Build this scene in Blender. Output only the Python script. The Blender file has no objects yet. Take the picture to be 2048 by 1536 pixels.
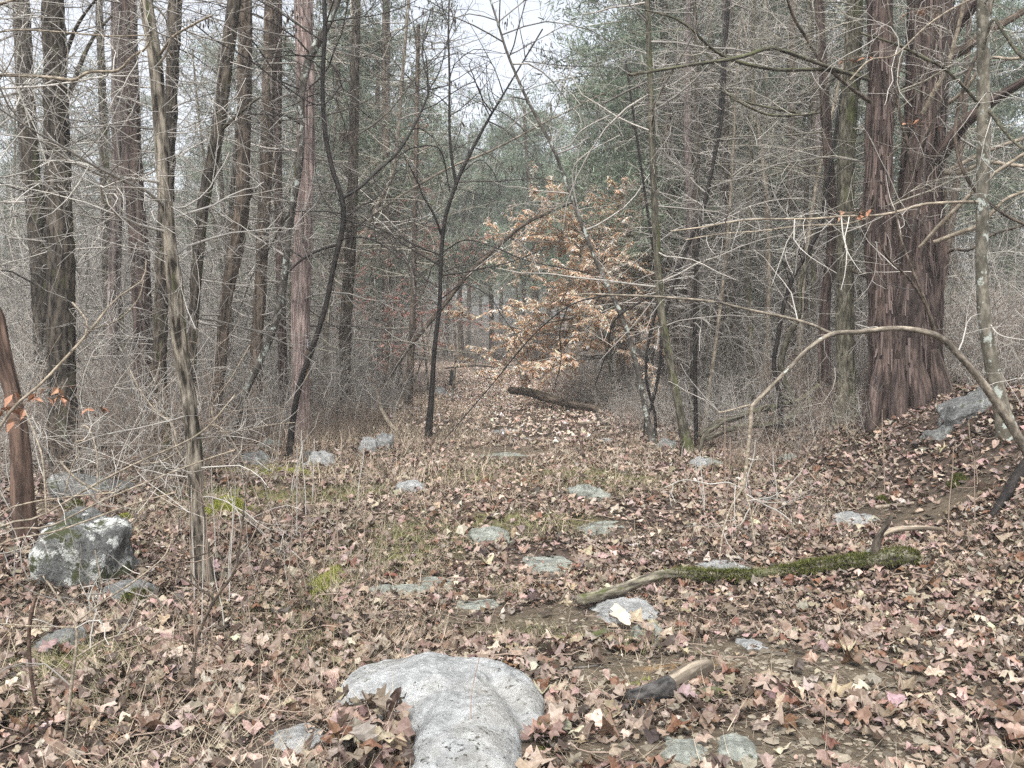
import bpy, math, random
import numpy as np
from mathutils import Vector

# ------------------------------------------------------------------ camera, sky, sun, exposure
F, CX, CY, HOR = 1820.0, 1024.0, 768.0, 680.0          # focal length in photo pixels, centre, horizon row
PITCH = math.atan((CY - HOR) / F)
EYE = 1.6
scn = bpy.context.scene
cam_d = bpy.data.cameras.new('camera')
cam = bpy.data.objects.new('camera', cam_d)
scn.collection.objects.link(cam)
scn.camera = cam
cam_d.sensor_width = 36.0
cam_d.lens = 36.0 * F / 2048.0
cam_d.clip_end = 2000.0
cam_d.clip_start = 0.05
cam.rotation_euler = (math.pi / 2 - PITCH, 0, 0)
cam.location = (0, 0, EYE)

SUN_EL, SUN_ROT = math.radians(58), math.radians(197)
world = bpy.data.worlds.new('World')
scn.world = world
world.use_nodes = True
wn = world.node_tree
wn.nodes.clear()
sky = wn.nodes.new('ShaderNodeTexSky')
sky.sky_type = 'NISHITA'
sky.sun_disc = False
sky.sun_elevation = SUN_EL
sky.sun_rotation = SUN_ROT
sky.dust_density = 4.0
sky.air_density = 1.0
sky.ozone_density = 1.0
hsv = wn.nodes.new('ShaderNodeHueSaturation')
hsv.inputs['Saturation'].default_value = 0.30
hsv.inputs['Value'].default_value = 1.0
bg = wn.nodes.new('ShaderNodeBackground')
bg.inputs['Strength'].default_value = 0.135
wo = wn.nodes.new('ShaderNodeOutputWorld')
wn.links.new(sky.outputs[0], hsv.inputs['Color'])
wn.links.new(hsv.outputs[0], bg.inputs['Color'])
wn.links.new(bg.outputs[0], wo.inputs['Surface'])
sun_d = bpy.data.lights.new('sun', 'SUN')
sun_d.energy = 1.5
sun_d.angle = math.radians(14)
sun_d.color = (1.0, 0.985, 0.965)
sun = bpy.data.objects.new('sun', sun_d)
scn.collection.objects.link(sun)
sun.rotation_euler = (math.pi / 2 - SUN_EL, 0, math.pi - SUN_ROT)
vs = scn.view_settings
vs.view_transform = 'Standard'
vs.look = 'None'
vs.exposure = 1.34
vs.gamma = 1.0
vs.use_curve_mapping = False
scn.cycles.max_bounces = 6
scn.cycles.diffuse_bounces = 4
scn.cycles.use_denoising = False

# ------------------------------------------------------------------ numeric helpers
HAZE = 0.0021
RS = np.random.default_rng(11)
_tab = np.random.default_rng(5).random(4096)


def _hash(i, j, k):
    return _tab[((i * 73856093) ^ (j * 19349663) ^ (k * 83492791)) & 4095]


def vnoise(x, y, z=0.0):
    x, y, z = np.broadcast_arrays(np.asarray(x, float), np.asarray(y, float), np.asarray(z, float))
    i, j, k = np.floor(x).astype(np.int64), np.floor(y).astype(np.int64), np.floor(z).astype(np.int64)
    u, v, w = x - i, y - j, z - k
    u, v, w = u * u * (3 - 2 * u), v * v * (3 - 2 * v), w * w * (3 - 2 * w)
    r = 0
    for a in (0, 1):
        for b in (0, 1):
            for c in (0, 1):
                r = r + _hash(i + a, j + b, k + c) * (u if a else 1 - u) * (v if b else 1 - v) * (w if c else 1 - w)
    return r - 0.5


def fbm(x, y, z=0.0, o=3):
    r, a = 0, 1.0
    for q in range(o):
        r = r + a * vnoise(x * 2 ** q + 17.3 * q, y * 2 ** q + 5.1 * q, z * 2 ** q)
        a *= 0.5
    return r


def sstep(t):
    t = np.clip(t, 0, 1)
    return t * t * (3 - 2 * t)


def path_x(y):
    return -0.032 * y


def _h(x, y):
    x, y = np.asarray(x, float), np.asarray(y, float)
    hb = 0.95 * (1 - 0.62 * sstep((y - 12) / 12))
    z = hb * sstep((x - 2.55 - 0.02 * y) / 2.5) + 0.05 * np.clip(x - 6, 0, 200)
    z = z + 0.02 * np.clip(-x - 4, 0, 200)
    z = z - 0.07 * np.exp(-((x - path_x(y)) / 1.1) ** 2)
    z = z + 0.05 * np.clip(y - 46, 0, 400)
    near = 1 / (1 + y * y / 900)
    z = z + 0.16 * vnoise(x * .35 + 3, y * .35) + near * (0.07 * vnoise(x * 1.1, y * 1.1 + 9) + 0.05 * vnoise(x * 3.1, y * 3.1, 4))
    return z


H0 = float(_h(0.0, 0.0)) - 0.0


def h(x, y):
    return _h(x, y) - H0


CA, SA = math.cos(PITCH), math.sin(PITCH)


def at(px, py, Y):
    dx, dv = (px - CX) / F, (CY - py) / F
    t = Y / (CA + dv * SA)
    return np.array([t * dx, Y, EYE + t * (-SA + dv * CA)])


def gnd(px, py):
    dx, dv = (px - CX) / F, (CY - py) / F
    t = np.concatenate([np.arange(1.0, 20, .02), np.arange(20, 120, .1)])
    x, y, z = t * dx, t * (CA + dv * SA), EYE + t * (-SA + dv * CA)
    below = np.nonzero(z < h(x, y))[0]
    q = below[0] if len(below) else len(t) - 1
    return np.array([x[q], y[q], float(h(x[q], y[q]))])


def wid(w, Y):
    return w * Y / F


# ------------------------------------------------------------------ mesh helpers
COL = scn.collection


def mesh_np(name, V, polys, mats=(), smooth=True, attrs=None):
    me = bpy.data.meshes.new(name)
    V = np.ascontiguousarray(V, dtype=np.float32)
    polys = [np.asarray(p, dtype=np.int32) for p in polys if len(p)]
    me.vertices.add(len(V))
    me.vertices.foreach_set('co', V.ravel())
    nl = sum(p.size for p in polys)
    npol = sum(len(p) for p in polys)
    me.loops.add(nl)
    me.polygons.add(npol)
    me.loops.foreach_set('vertex_index', np.concatenate([p.ravel() for p in polys]))
    starts, s = [], 0
    for p in polys:
        k = p.shape[1]
        starts.append(s + np.arange(len(p), dtype=np.int32) * k)
        s += p.size
    me.polygons.foreach_set('loop_start', np.concatenate(starts).astype(np.int32))
    me.update(calc_edges=True)
    if smooth:
        me.polygons.foreach_set('use_smooth', np.ones(npol, dtype=bool))
    else:
        me.polygons.foreach_set('use_smooth', np.zeros(npol, dtype=bool))
    for k, a in (attrs or {}).items():
        a = np.asarray(a, dtype=np.float32)
        if a.ndim == 1:
            me.attributes.new(k, 'FLOAT', 'POINT').data.foreach_set('value', a)
        elif a.shape[1] == 3:
            me.attributes.new(k, 'FLOAT_VECTOR', 'POINT').data.foreach_set('vector', a.ravel())
        else:
            me.attributes.new(k, 'FLOAT_COLOR', 'POINT').data.foreach_set('color', a.ravel())
    for m in mats:
        me.materials.append(m)
    return me


def obj(name, me, parent=None, kind=None):
    o = bpy.data.objects.new(name, me)
    COL.objects.link(o)
    if parent is not None:
        o.parent = parent
    if kind:
        o['kind'] = kind
    return o


def root(name, label, cat, loc=(0, 0, 0), group=None):
    o = bpy.data.objects.new(name, None)
    o.empty_display_size = 0.1
    COL.objects.link(o)
    o.location = loc
    o['label'], o['category'] = label, cat
    if group:
        o['group'] = group
    return o


def tag(o, label, cat, group=None):
    o['label'], o['category'] = label, cat
    if group:
        o['group'] = group
    return o


def nrm(v):
    return v / np.maximum(np.linalg.norm(v, axis=-1, keepdims=True), 1e-9)


def tubes(P, R, S=3, tint=None, rng=RS):
    """P (N,K,3) R (N,K) -> verts, quads, tint per vertex"""
    N, K = R.shape
    T = nrm(np.gradient(P, axis=1))
    m = nrm(P[:, -1] - P[:, 0])
    ref = np.where(np.abs(m[:, 2:3]) < .75, np.array([[0, 0, 1.0]]), np.array([[1.0, 0.13, 0]]))
    B = nrm(np.cross(T, ref[:, None, :]))
    C = np.cross(T, B)
    a = np.arange(S) * 2 * math.pi / S
    V = P[:, :, None, :] + R[:, :, None, None] * (np.cos(a)[None, None, :, None] * B[:, :, None, :] + np.sin(a)[None, None, :, None] * C[:, :, None, :])
    base = (np.arange(N) * K * S)[:, None, None]
    k = np.arange(K - 1)[None, :, None] * S
    s = np.arange(S)[None, None, :]
    s2 = (s + 1) % S
    Q = np.stack([base + k + s, base + k + s2, base + k + S + s2, base + k + S + s], -1).reshape(-1, 4)
    if tint is None:
        tint = rng.random(N)
    return V.reshape(-1, 3), Q, np.repeat(tint, K * S)


class Bag:
    def __init__(self):
        self.V, self.P, self.T, self.n = [], {}, [], 0

    def add(self, V, F_, t=None):
        F_ = np.asarray(F_)
        self.V.append(V)
        self.P.setdefault(F_.shape[1], []).append(F_ + self.n)
        self.T.append(np.full(len(V), .5) if t is None else t)
        self.n += len(V)

    def tube(self, P, R, S=3, tint=None):
        if len(P):
            self.add(*tubes(P, R, S, tint))

    def mesh(self, name, mat, smooth=True, off=None, extra=None):
        V = np.concatenate(self.V)
        if off is not None:
            V = V - np.asarray(off)
        at_ = {'tint': np.concatenate(self.T)} if self.T[0].ndim == 1 else {'tintc': np.concatenate(self.T)}
        at_.update(extra or {})
        return mesh_np(name, V, [np.concatenate(p) for p in self.P.values()], [mat], smooth, at_)


def catmull(pts, n):
    pts = np.asarray(pts, float)
    if len(pts) == 2:
        t = np.linspace(0, 1, n)[:, None]
        return pts[0] * (1 - t) + pts[1] * t
    p = np.vstack([2 * pts[0] - pts[1], pts, 2 * pts[-1] - pts[-2]])
    seg = np.linalg.norm(np.diff(pts[:, :3], axis=0), axis=1)
    cum = np.concatenate([[0], np.cumsum(seg)])
    d = np.linspace(0, cum[-1], n)
    i = np.clip(np.searchsorted(cum, d, side='right') - 1, 0, len(pts) - 2)
    t = ((d - cum[i]) / np.maximum(seg[i], 1e-9))[:, None]
    p0, p1, p2, p3 = p[i], p[i + 1], p[i + 2], p[i + 3]
    out = .5 * (2 * p1 + (p2 - p0) * t + (2 * p0 - 5 * p1 + 4 * p2 - p3) * t ** 2 + (3 * p1 - p0 - 3 * p2 + p3) * t ** 3)
    if out.shape[1] == 4:
        out[:, 3] = np.maximum(out[:, 3], 1e-3)
    return out


def spawn(rng, P, R, n, tmin=.2, tmax=1., L=(.3, 1.), ang=(40, 80), up=0., wig=.15, K=6, r0=None, rmin=.0022, flat=0.):
    """n child polylines that start on random parents"""
    N, Kp = R.shape
    ln = np.linalg.norm(P[:, -1] - P[:, 0], axis=1)
    idx = rng.choice(N, n, p=ln / ln.sum())
    f = (tmin + (tmax - tmin) * rng.random(n)) * (Kp - 1.001)
    i = f.astype(int)
    w = (f - i)[:, None]
    pos = P[idx, i] * (1 - w) + P[idx, i + 1] * w
    rad = R[idx, i] * (1 - w[:, 0]) + R[idx, i + 1] * w[:, 0]
    T = nrm(P[idx, i + 1] - P[idx, i])
    g = rng.normal(size=(n, 3))
    g[:, 2] *= (1 - flat)
    perp = nrm(g - (g * T).sum(1, keepdims=True) * T)
    A = np.radians(ang[0] + (ang[1] - ang[0]) * rng.random(n))[:, None]
    d = nrm(np.cos(A) * T + np.sin(A) * perp)
    Ln = L[0] + (L[1] - L[0]) * rng.random(n) ** 1.5
    out = np.zeros((n, K, 3))
    out[:, 0] = pos
    cur = rng.normal(size=(n, 3)) * wig * .8
    for k in range(1, K):
        d = nrm(d + wig * rng.normal(size=(n, 3)) + cur + np.array([0, 0, 1.0]) * up)
        out[:, k] = out[:, k - 1] + d * (Ln / (K - 1))[:, None]
    rb = np.minimum(rad * .75, (Ln * .0068 + .001) if r0 is None else r0 * (.6 + .8 * rng.random(n)))
    rb = np.maximum(rb, rmin)
    prof = np.linspace(1, .35, K)
    return out, np.maximum(rb[:, None] * prof, rmin * .6)


# ------------------------------------------------------------------ materials
def NT(name):
    m = bpy.data.materials.new(name)
    m.use_nodes = True
    t = m.node_tree
    t.nodes.clear()
    o = t.nodes.new('ShaderNodeOutputMaterial')
    b = t.nodes.new('ShaderNodeBsdfPrincipled')
    t.links.new(b.outputs[0], o.inputs['Surface'])
    return m, t, b


def nd(t, typ, ins=None, **kw):
    n = t.nodes.new(typ)
    for k, v in kw.items():
        setattr(n, k, v)
    for k, v in (ins or {}).items():
        s = n.inputs[k]
        if hasattr(v, 'is_output') or isinstance(v, bpy.types.NodeSocket):
            t.links.new(v, s)
        else:
            s.default_value = v
    return n


def c4(c):
    return (c[0], c[1], c[2], 1.0)


def noise(t, vec, scale, detail=4, rough=.6):
    return nd(t, 'ShaderNodeTexNoise', {'Vector': vec, 'Scale': scale, 'Detail': detail, 'Roughness': rough}).outputs['Fac']


def ramp(t, fac, stops):
    n = nd(t, 'ShaderNodeValToRGB', {'Fac': fac})
    e = n.color_ramp.elements
    while len(e) < len(stops):
        e.new(.5)
    for q, (p, c) in enumerate(stops):
        e[q].position = p
        e[q].color = c4(c)
    return n.outputs['Color']


def mix(t, fac, a, b, mode='MIX'):
    n = t.nodes.new('ShaderNodeMix')
    n.data_type = 'RGBA'
    n.blend_type = mode
    for s, v in ((0, fac), (6, a), (7, b)):
        if isinstance(v, bpy.types.NodeSocket):
            t.links.new(v, n.inputs[s])
        elif s == 0:
            n.inputs[s].default_value = v
        else:
            n.inputs[s].default_value = c4(v)
    return n.outputs[2]


def rng_map(t, v, a, b, c=0., d=1.):
    return nd(t, 'ShaderNodeMapRange', {'Value': v, 'From Min': a, 'From Max': b, 'To Min': c, 'To Max': d}).outputs[0]


def math_(t, op, a, b=0.):
    n = t.nodes.new('ShaderNodeMath')
    n.operation = op
    for s, v in ((0, a), (1, b)):
        if isinstance(v, bpy.types.NodeSocket):
            t.links.new(v, n.inputs[s])
        else:
            n.inputs[s].default_value = v
    return n.outputs[0]


def mat_bark(name, dark, light, fx=38., fz=3.2, moss=0., lichen=0., mosscol=(.075, .085, .03), lichcol=(.36, .39, .35), rough=.9, bump=.5):
    m, t, b = NT(name)
    a = nd(t, 'ShaderNodeAttribute', attribute_name='bark').outputs['Vector']
    geo = nd(t, 'ShaderNodeNewGeometry')
    mp = nd(t, 'ShaderNodeMapping', {'Vector': a, 'Scale': (fx, fx, fz)}).outputs[0]
    n1 = noise(t, mp, 1.0, 6, .65)
    col = ramp(t, n1, [(.39, dark), (.5, tuple(.42 * (x + y) for x, y in zip(dark, light))), (.6, light)])
    n2 = noise(t, nd(t, 'ShaderNodeMapping', {'Vector': a, 'Scale': (4, 4, 1.2)}).outputs[0], 1.0, 3)
    col = mix(t, 1.0, col, ramp(t, n2, [(.3, (.62, .62, .62)), (.7, (1.3, 1.26, 1.22))]), 'MULTIPLY')
    if lichen > 0:
        n4 = noise(t, nd(t, 'ShaderNodeMapping', {'Vector': a, 'Scale': (9, 9, 7)}).outputs[0], 1.0, 4, .7)
        col = mix(t, rng_map(t, n4, .66 - .3 * lichen, .70 - .3 * lichen), col, lichcol)
    if moss > 0:
        n3 = noise(t, nd(t, 'ShaderNodeMapping', {'Vector': a, 'Scale': (7, 7, 2.2)}).outputs[0], 1.0, 5, .7)
        nz = nd(t, 'ShaderNodeSeparateXYZ', {'Vector': geo.outputs['Normal']})
        f = math_(t, 'ADD', n3, math_(t, 'ADD', math_(t, 'MULTIPLY', nz.outputs['Z'], .12), math_(t, 'MULTIPLY', nz.outputs['X'], .07)))
        col = mix(t, rng_map(t, f, .74 - .4 * moss, .86 - .4 * moss), col, mosscol)
    t.links.new(col, b.inputs['Base Color'])
    b.inputs['Roughness'].default_value = rough
    b.inputs['Specular IOR Level'].default_value = .25
    bp = nd(t, 'ShaderNodeBump', {'Height': n1, 'Strength': bump, 'Distance': .012})
    t.links.new(bp.outputs[0], b.inputs['Normal'])
    return m


def mat_twig(name, dark, light, moss=0.):
    m, t, b = NT(name)
    a = nd(t, 'ShaderNodeAttribute', attribute_name='tint').outputs['Fac']
    geo = nd(t, 'ShaderNodeNewGeometry')
    n = noise(t, geo.outputs['Position'], 9., 4, .7)
    f = math_(t, 'ADD', a, math_(t, 'MULTIPLY', math_(t, 'SUBTRACT', n, .5), .9))
    col = ramp(t, f, [(.0, dark), (1., light)])
    if moss > 0:
        n3 = noise(t, geo.outputs['Position'], 5., 4, .7)
        nz = nd(t, 'ShaderNodeSeparateXYZ', {'Vector': geo.outputs['Normal']}).outputs['Z']
        col = mix(t, rng_map(t, math_(t, 'ADD', n3, math_(t, 'MULTIPLY', nz, .12)), .72 - .4 * moss, .84 - .4 * moss), col, (.07, .08, .025))
    t.links.new(col, b.inputs['Base Color'])
    b.inputs['Roughness'].default_value = .8
    b.inputs['Specular IOR Level'].default_value = .3
    return m


def mat_leaf(name, attr='tintc', rough=.55, trans=0., back=1.12):
    m, t, b = NT(name)
    if attr == 'random':
        r = nd(t, 'ShaderNodeObjectInfo').outputs['Random']
        c = ramp(t, r, [(0, LEAFC[0]), (.18, LEAFC[1]), (.36, LEAFC[2]), (.55, LEAFC[3]), (.75, LEAFC[4]), (1, LEAFC[5])])
    else:
        c = nd(t, 'ShaderNodeAttribute', attribute_name=attr).outputs['Color']
    geo = nd(t, 'ShaderNodeNewGeometry')
    n = noise(t, geo.outputs['Position'], 60., 3, .6)
    c = mix(t, 1., c, ramp(t, n, [(.3, (.72, .70, .68)), (.7, (1.22, 1.22, 1.22))]), 'MULTIPLY')
    cb = mix(t, 1., c, (back, back * 1.0, back * 1.02), 'MULTIPLY')
    c = mix(t, geo.outputs['Backfacing'], c, cb)
    t.links.new(c, b.inputs['Base Color'])
    b.inputs['Roughness'].default_value = rough
    b.inputs['Specular IOR Level'].default_value = .35
    if trans:
        o = [x for x in t.nodes if x.type == 'OUTPUT_MATERIAL'][0]
        tr = nd(t, 'ShaderNodeBsdfTranslucent', {'Color': c})
        ms = nd(t, 'ShaderNodeMixShader', {0: trans, 1: b.outputs[0], 2: tr.outputs[0]})
        t.links.new(ms.outputs[0], o.inputs['Surface'])
    return m


def mat_rock(name, dark, light, lichen=.3, moss=.2, scale=1., white=0., stain=0.):
    m, t, b = NT(name)
    geo = nd(t, 'ShaderNodeNewGeometry')
    P = nd(t, 'ShaderNodeTexCoord').outputs['Object']
    n1 = noise(t, P, 5. * scale, 8, .68)
    n2 = noise(t, P, 26. * scale, 6, .7)
    n3 = noise(t, P, 3.3 * scale, 5, .6)
    col = ramp(t, math_(t, 'ADD', math_(t, 'MULTIPLY', n1, .6), math_(t, 'MULTIPLY', n2, .4)), [(.38, dark), (.5, tuple(.5 * (p_ + q_) for p_, q_ in zip(dark, light))), (.60, light)])
    sp = noise(t, P, 34. * scale, 4, .6)
    col = mix(t, rng_map(t, math_(t, 'ADD', sp, math_(t, 'MULTIPLY', n3, .45)), .84, .93), col, (.03, .033, .03))
    v = nd(t, 'ShaderNodeTexNoise', {'Vector': P, 'Scale': 6.5 * scale, 'Detail': 6, 'Roughness': .62, 'Distortion': .5}).outputs['Fac']
    col = mix(t, rng_map(t, v, .72 - .3 * lichen, .76 - .3 * lichen), col, tuple(min(.5, x * 1.2 + .03) for x in light))
    if stain:
        n8 = noise(t, P, 2.1 * scale, 5, .6)
        col = mix(t, math_(t, 'MULTIPLY', rng_map(t, n8, .46, .62), stain), col, (.21, .175, .125))
    if white:
        n7 = noise(t, P, 5.5 * scale, 7, .72)
        col = mix(t, rng_map(t, n7, .66 - .2 * white, .69 - .2 * white), col, (.50, .51, .48))
    nz = nd(t, 'ShaderNodeSeparateXYZ', {'Vector': geo.outputs['Normal']}).outputs['Z']
    if moss > 0:
        n5 = noise(t, P, 4.6 * scale, 6, .7)
        col = mix(t, rng_map(t, math_(t, 'ADD', n5, math_(t, 'MULTIPLY', nz, .04)), .76 - .35 * moss, .82 - .35 * moss), col, (.055, .062, .028))
    t.links.new(col, b.inputs['Base Color'])
    b.inputs['Roughness'].default_value = .85
    b.inputs['Specular IOR Level'].default_value = .3
    hh = math_(t, 'ADD', math_(t, 'MULTIPLY', n1, 1.), math_(t, 'MULTIPLY', n2, .45))
    bp = nd(t, 'ShaderNodeBump', {'Height': hh, 'Strength': .9, 'Distance': .045})
    t.links.new(bp.outputs[0], b.inputs['Normal'])
    return m


def mat_tint(name, dark, light, rough=.8, trans=0., nscale=3.):
    m, t, b = NT(name)
    a = nd(t, 'ShaderNodeAttribute', attribute_name='tint').outputs['Fac']
    n = noise(t, nd(t, 'ShaderNodeNewGeometry').outputs['Position'], nscale, 3, .6)
    f = math_(t, 'ADD', a, math_(t, 'MULTIPLY', math_(t, 'SUBTRACT', n, .5), .8))
    col = ramp(t, f, [(.0, dark), (1., light)])
    t.links.new(col, b.inputs['Base Color'])
    b.inputs['Roughness'].default_value = rough
    b.inputs['Specular IOR Level'].default_value = .2
    if trans:
        o = [x for x in t.nodes if x.type == 'OUTPUT_MATERIAL'][0]
        tr = nd(t, 'ShaderNodeBsdfTranslucent', {'Color': col})
        ms = nd(t, 'ShaderNodeMixShader', {0: trans, 1: b.outputs[0], 2: tr.outputs[0]})
        t.links.new(ms.outputs[0], o.inputs['Surface'])
    return m


LEAFC = [(.045, .031, .023), (.145, .104, .077), (.245, .188, .146), (.12, .062, .036), (.345, .283, .228), (.19, .143, .111)]
M = {
    'cedar_red': mat_bark('cedar_bark_red', (.020, .0145, .0125), (.115, .084, .073), 32, 3.6, moss=.12, bump=.8),
    'cedar_pale': mat_bark('cedar_bark_pale', (.11, .08, .072), (.40, .32, .296), 36, 3.2, bump=.8),
    'cedar_grey': mat_bark('cedar_bark_greyish', (.05, .04, .037), (.22, .18, .168), 34, 3.4, moss=.1),
    'dark': mat_bark('dark_furrowed_bark', (.013, .011, .009), (.105, .09, .071), 32, 6.5, moss=.34),
    'flaky': mat_bark('pale_flaky_bark', (.026, .022, .017), (.34, .305, .245), 32, 6., moss=.32),
    'mossyflaky': mat_bark('mossy_flaky_bark', (.035, .03, .022), (.30, .275, .215), 32, 6., moss=.4),
    'mossy': mat_bark('mossy_grey_bark', (.03, .028, .02), (.15, .14, .105), 36, 9., moss=.46),
    'smooth': mat_bark('smooth_lichen_bark', (.085, .078, .06), (.22, .205, .165), 18, 10., moss=.16, lichen=.35, bump=.2),
    'lichen': mat_bark('lichen_grey_bark', (.04, .036, .03), (.13, .12, .105), 18, 9., lichen=.34, bump=.25),
    'black': mat_bark('wet_black_bark', (.008, .007, .0065), (.028, .024, .021), 20, 12., bump=.3, rough=.6),
    'brown': mat_bark('brown_bark', (.028, .022, .017), (.15, .12, .094), 28, 6., moss=.15),
    'rot': mat_bark('rotten_wood', (.035, .023, .018), (.17, .115, .088), 20, 3., moss=.12),
    'char': mat_bark('charred_wood', (.012, .012, .012), (.11, .105, .10), 26, 12., bump=.6),
    'log': mat_bark('weathered_wood', (.10, .082, .062), (.40, .34, .265), 26, 3., moss=.2),
    'limbpale': mat_bark('pale_limb_bark', (.16, .135, .10), (.42, .365, .285), 20, 8., moss=.1, bump=.25),
    'limbgrey': mat_bark('grey_brown_limb_bark', (.085, .074, .058), (.29, .255, .205), 24, 10., moss=.12, lichen=.12, bump=.5),
    'tw_pale': mat_twig('pale_twig', (.155, .142, .124), (.51, .485, .435)),
    'tw_grey': mat_twig('grey_twig', (.085, .078, .069), (.45, .42, .375)),
    'tw_dark': mat_twig('dark_twig', (.014, .012, .011), (.07, .06, .05)),
    'tw_moss': mat_twig('mossy_twig', (.085, .078, .062), (.40, .37, .305), moss=.22),
    'tw_brown': mat_twig('brown_twig', (.09, .066, .05), (.33, .255, .20)),
    'leaf': mat_leaf('dead_leaf'),
    'leafpart': mat_leaf('dead_leaf_near', 'random'),
    'beech': mat_leaf('marcescent_beech_leaf', 'tintc', .6, .4, 1.05),
    'straw': mat_tint('dry_grass', (.16, .125, .085), (.47, .395, .295)),
    'green': mat_tint('fresh_grass', (.08, .08, .042), (.26, .245, .13)),
    'moss': mat_tint('moss', (.085, .10, .018), (.40, .41, .085), nscale=14.),
    'needle': mat_tint('cedar_needles', (.075, .10, .072), (.27, .33, .24), trans=.25, nscale=.8),
    'rock': mat_rock('limestone', (.13, .135, .13), (.38, .385, .375), .22, .2),
    'rock_b': mat_rock('lichen_boulder', (.05, .05, .047), (.25, .255, .245), .4, .5, 1.2),
    'rock_w': mat_rock('white_lichen_boulder', (.045, .046, .043), (.23, .235, .225), .35, .62, 1.3, white=.62),
    'rock_g': mat_rock('greenish_ledge_stone', (.10, .108, .092), (.34, .355, .31), .2, .35, 1.3),
}


def mat_ground():
    m, t, b = NT('forest_floor')
    P = nd(t, 'ShaderNodeNewGeometry').outputs['Position']
    n1 = noise(t, P, 1.3, 6, .65)
    n2 = noise(t, P, 16., 6, .7)
    n3 = noise(t, P, 70., 4, .7)
    col = ramp(t, n2, [(.32, (.022, .016, .012)), (.5, (.065, .047, .036)), (.64, (.13, .098, .076)), (.74, (.22, .17, .135))])
    lit = nd(t, 'ShaderNodeAttribute', attribute_name='litter').outputs['Fac']
    n6 = noise(t, P, 11., 5, .75)
    col = mix(t, lit, col, ramp(t, n6, [(.34, (.06, .043, .033)), (.46, (.19, .145, .115)), (.56, (.28, .22, .175)), (.68, (.42, .35, .29))]))
    col = mix(t, math_(t, 'MULTIPLY', rng_map(t, n1, .5, .66), .6), col, mix(t, n3, (.05, .042, .028), (.17, .15, .10)))
    cl = nd(t, 'ShaderNodeAttribute', attribute_name='clay').outputs['Fac']
    clay = ramp(t, n2, [(.3, (.05, .04, .028)), (.5, (.115, .092, .062)), (.72, (.20, .165, .115))])
    clay = mix(t, rng_map(t, n3, .45, .7), clay, (.075, .06, .046))
    col = mix(t, math_(t, 'MULTIPLY', cl, .95), col, clay)
    gr = nd(t, 'ShaderNodeAttribute', attribute_name='mossy').outputs['Fac']
    col = mix(t, math_(t, 'MULTIPLY', gr, rng_map(t, n2, .38, .55)), col, mix(t, n3, (.07, .075, .02), (.24, .23, .085)))
    rk = nd(t, 'ShaderNodeAttribute', attribute_name='ochre').outputs['Fac']
    col = mix(t, math_(t, 'MULTIPLY', rk, rng_map(t, n2, .35, .6)), col, (.34, .20, .08))
    t.links.new(col, b.inputs['Base Color'])
    b.inputs['Roughness'].default_value = .9
    b.inputs['Specular IOR Level'].default_value = .2
    hh = math_(t, 'ADD', math_(t, 'MULTIPLY', n2, 1.), math_(t, 'MULTIPLY', n3, .3))
    bp = nd(t, 'ShaderNodeBump', {'Height': hh, 'Strength': .7, 'Distance': .05})
    t.links.new(bp.outputs[0], b.inputs['Normal'])
    return m


# ------------------------------------------------------------------ ground
CLAY = [(1090, 1245, .62, .27), (1165, 1255, .5, .26), (1240, 1345, .55, .34), (1330, 1340, .4, .2), (1010, 1250, .4, .16), (1600, 1330, .7, .3), (1480, 1300, .3, .2), (1700, 1370, .5, .2), (1600, 1500, .6, .25), (1330, 1510, .5, .12), (1900, 1010, .5, .35), (1780, 1120, .3, .2), (1000, 905, 1.2, .9)]
OCHRE = [(1370, 1335, .2, .06)]
MOSSY = [(445, 1015, .35, .25), (560, 940, .9, .4), (655, 1160, .16, .55), (1160, 950, .6, .6), (830, 1080, .4, .5), (1050, 1040, .6, .3), (1150, 1275, .5, .06), (1300, 1365, .2, .05), (700, 990, .4, .4), (480, 990, .7, .5), (1240, 960, .5, .5), (960, 960, .5, .6), (800, 1120, .3, .4), (130, 1330, .3, .3)]


def blobs(lst, x, y):
    r = np.zeros_like(x)
    for px, py, rx, ry in lst:
        g = gnd(px, py)
        d = ((x - g[0]) / rx) ** 2 + ((y - g[1]) / ry) ** 2
        r = np.maximum(r, np.exp(-d ** 1.5 * .9))
    return r


def build_ground():
    ys = np.concatenate([np.arange(-3, 1.5, .5), np.arange(1.5, 14, .07), np.arange(14, 50, .35), np.arange(50, 112, 3.), np.array([114.])])
    u = np.linspace(-1, 1, 221)
    u = np.sign(u) * np.abs(u) ** 1.5
    half = np.maximum(7.0, ys * 1.0 + 4)
    half = np.minimum(half * 1.0, 92.)
    X = u[None, :] * half[:, None]
    Y = np.repeat(ys[:, None], len(u), 1)
    Z = h(X, Y)
    x, y = X.ravel(), Y.ravel()
    n = len(u)
    i = np.arange(len(ys) - 1)[:, None] * n + np.arange(n - 1)[None, :]
    Q = np.stack([i, i + 1, i + n + 1, i + n], -1).reshape(-1, 4)
    bmp = np.zeros(len(x))
    me = mesh_np('ground', np.stack([x, y, Z.ravel()], 1), [Q], [mat_ground()], True, {'clay': blobs(CLAY, x, y), 'mossy': blobs(MOSSY, x, y), 'ochre': blobs(OCHRE, x, y), 'litter': np.clip(np.maximum(sstep((y - 16) / 10), sstep((np.abs(x) - 8.5) / 2.) * (y > 12)), 0, 1)})
    return obj('ground', me, None, 'structure')


ground = build_ground()
KEEP_OUT = []      # rock footprints: x, y, rx, ry


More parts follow.
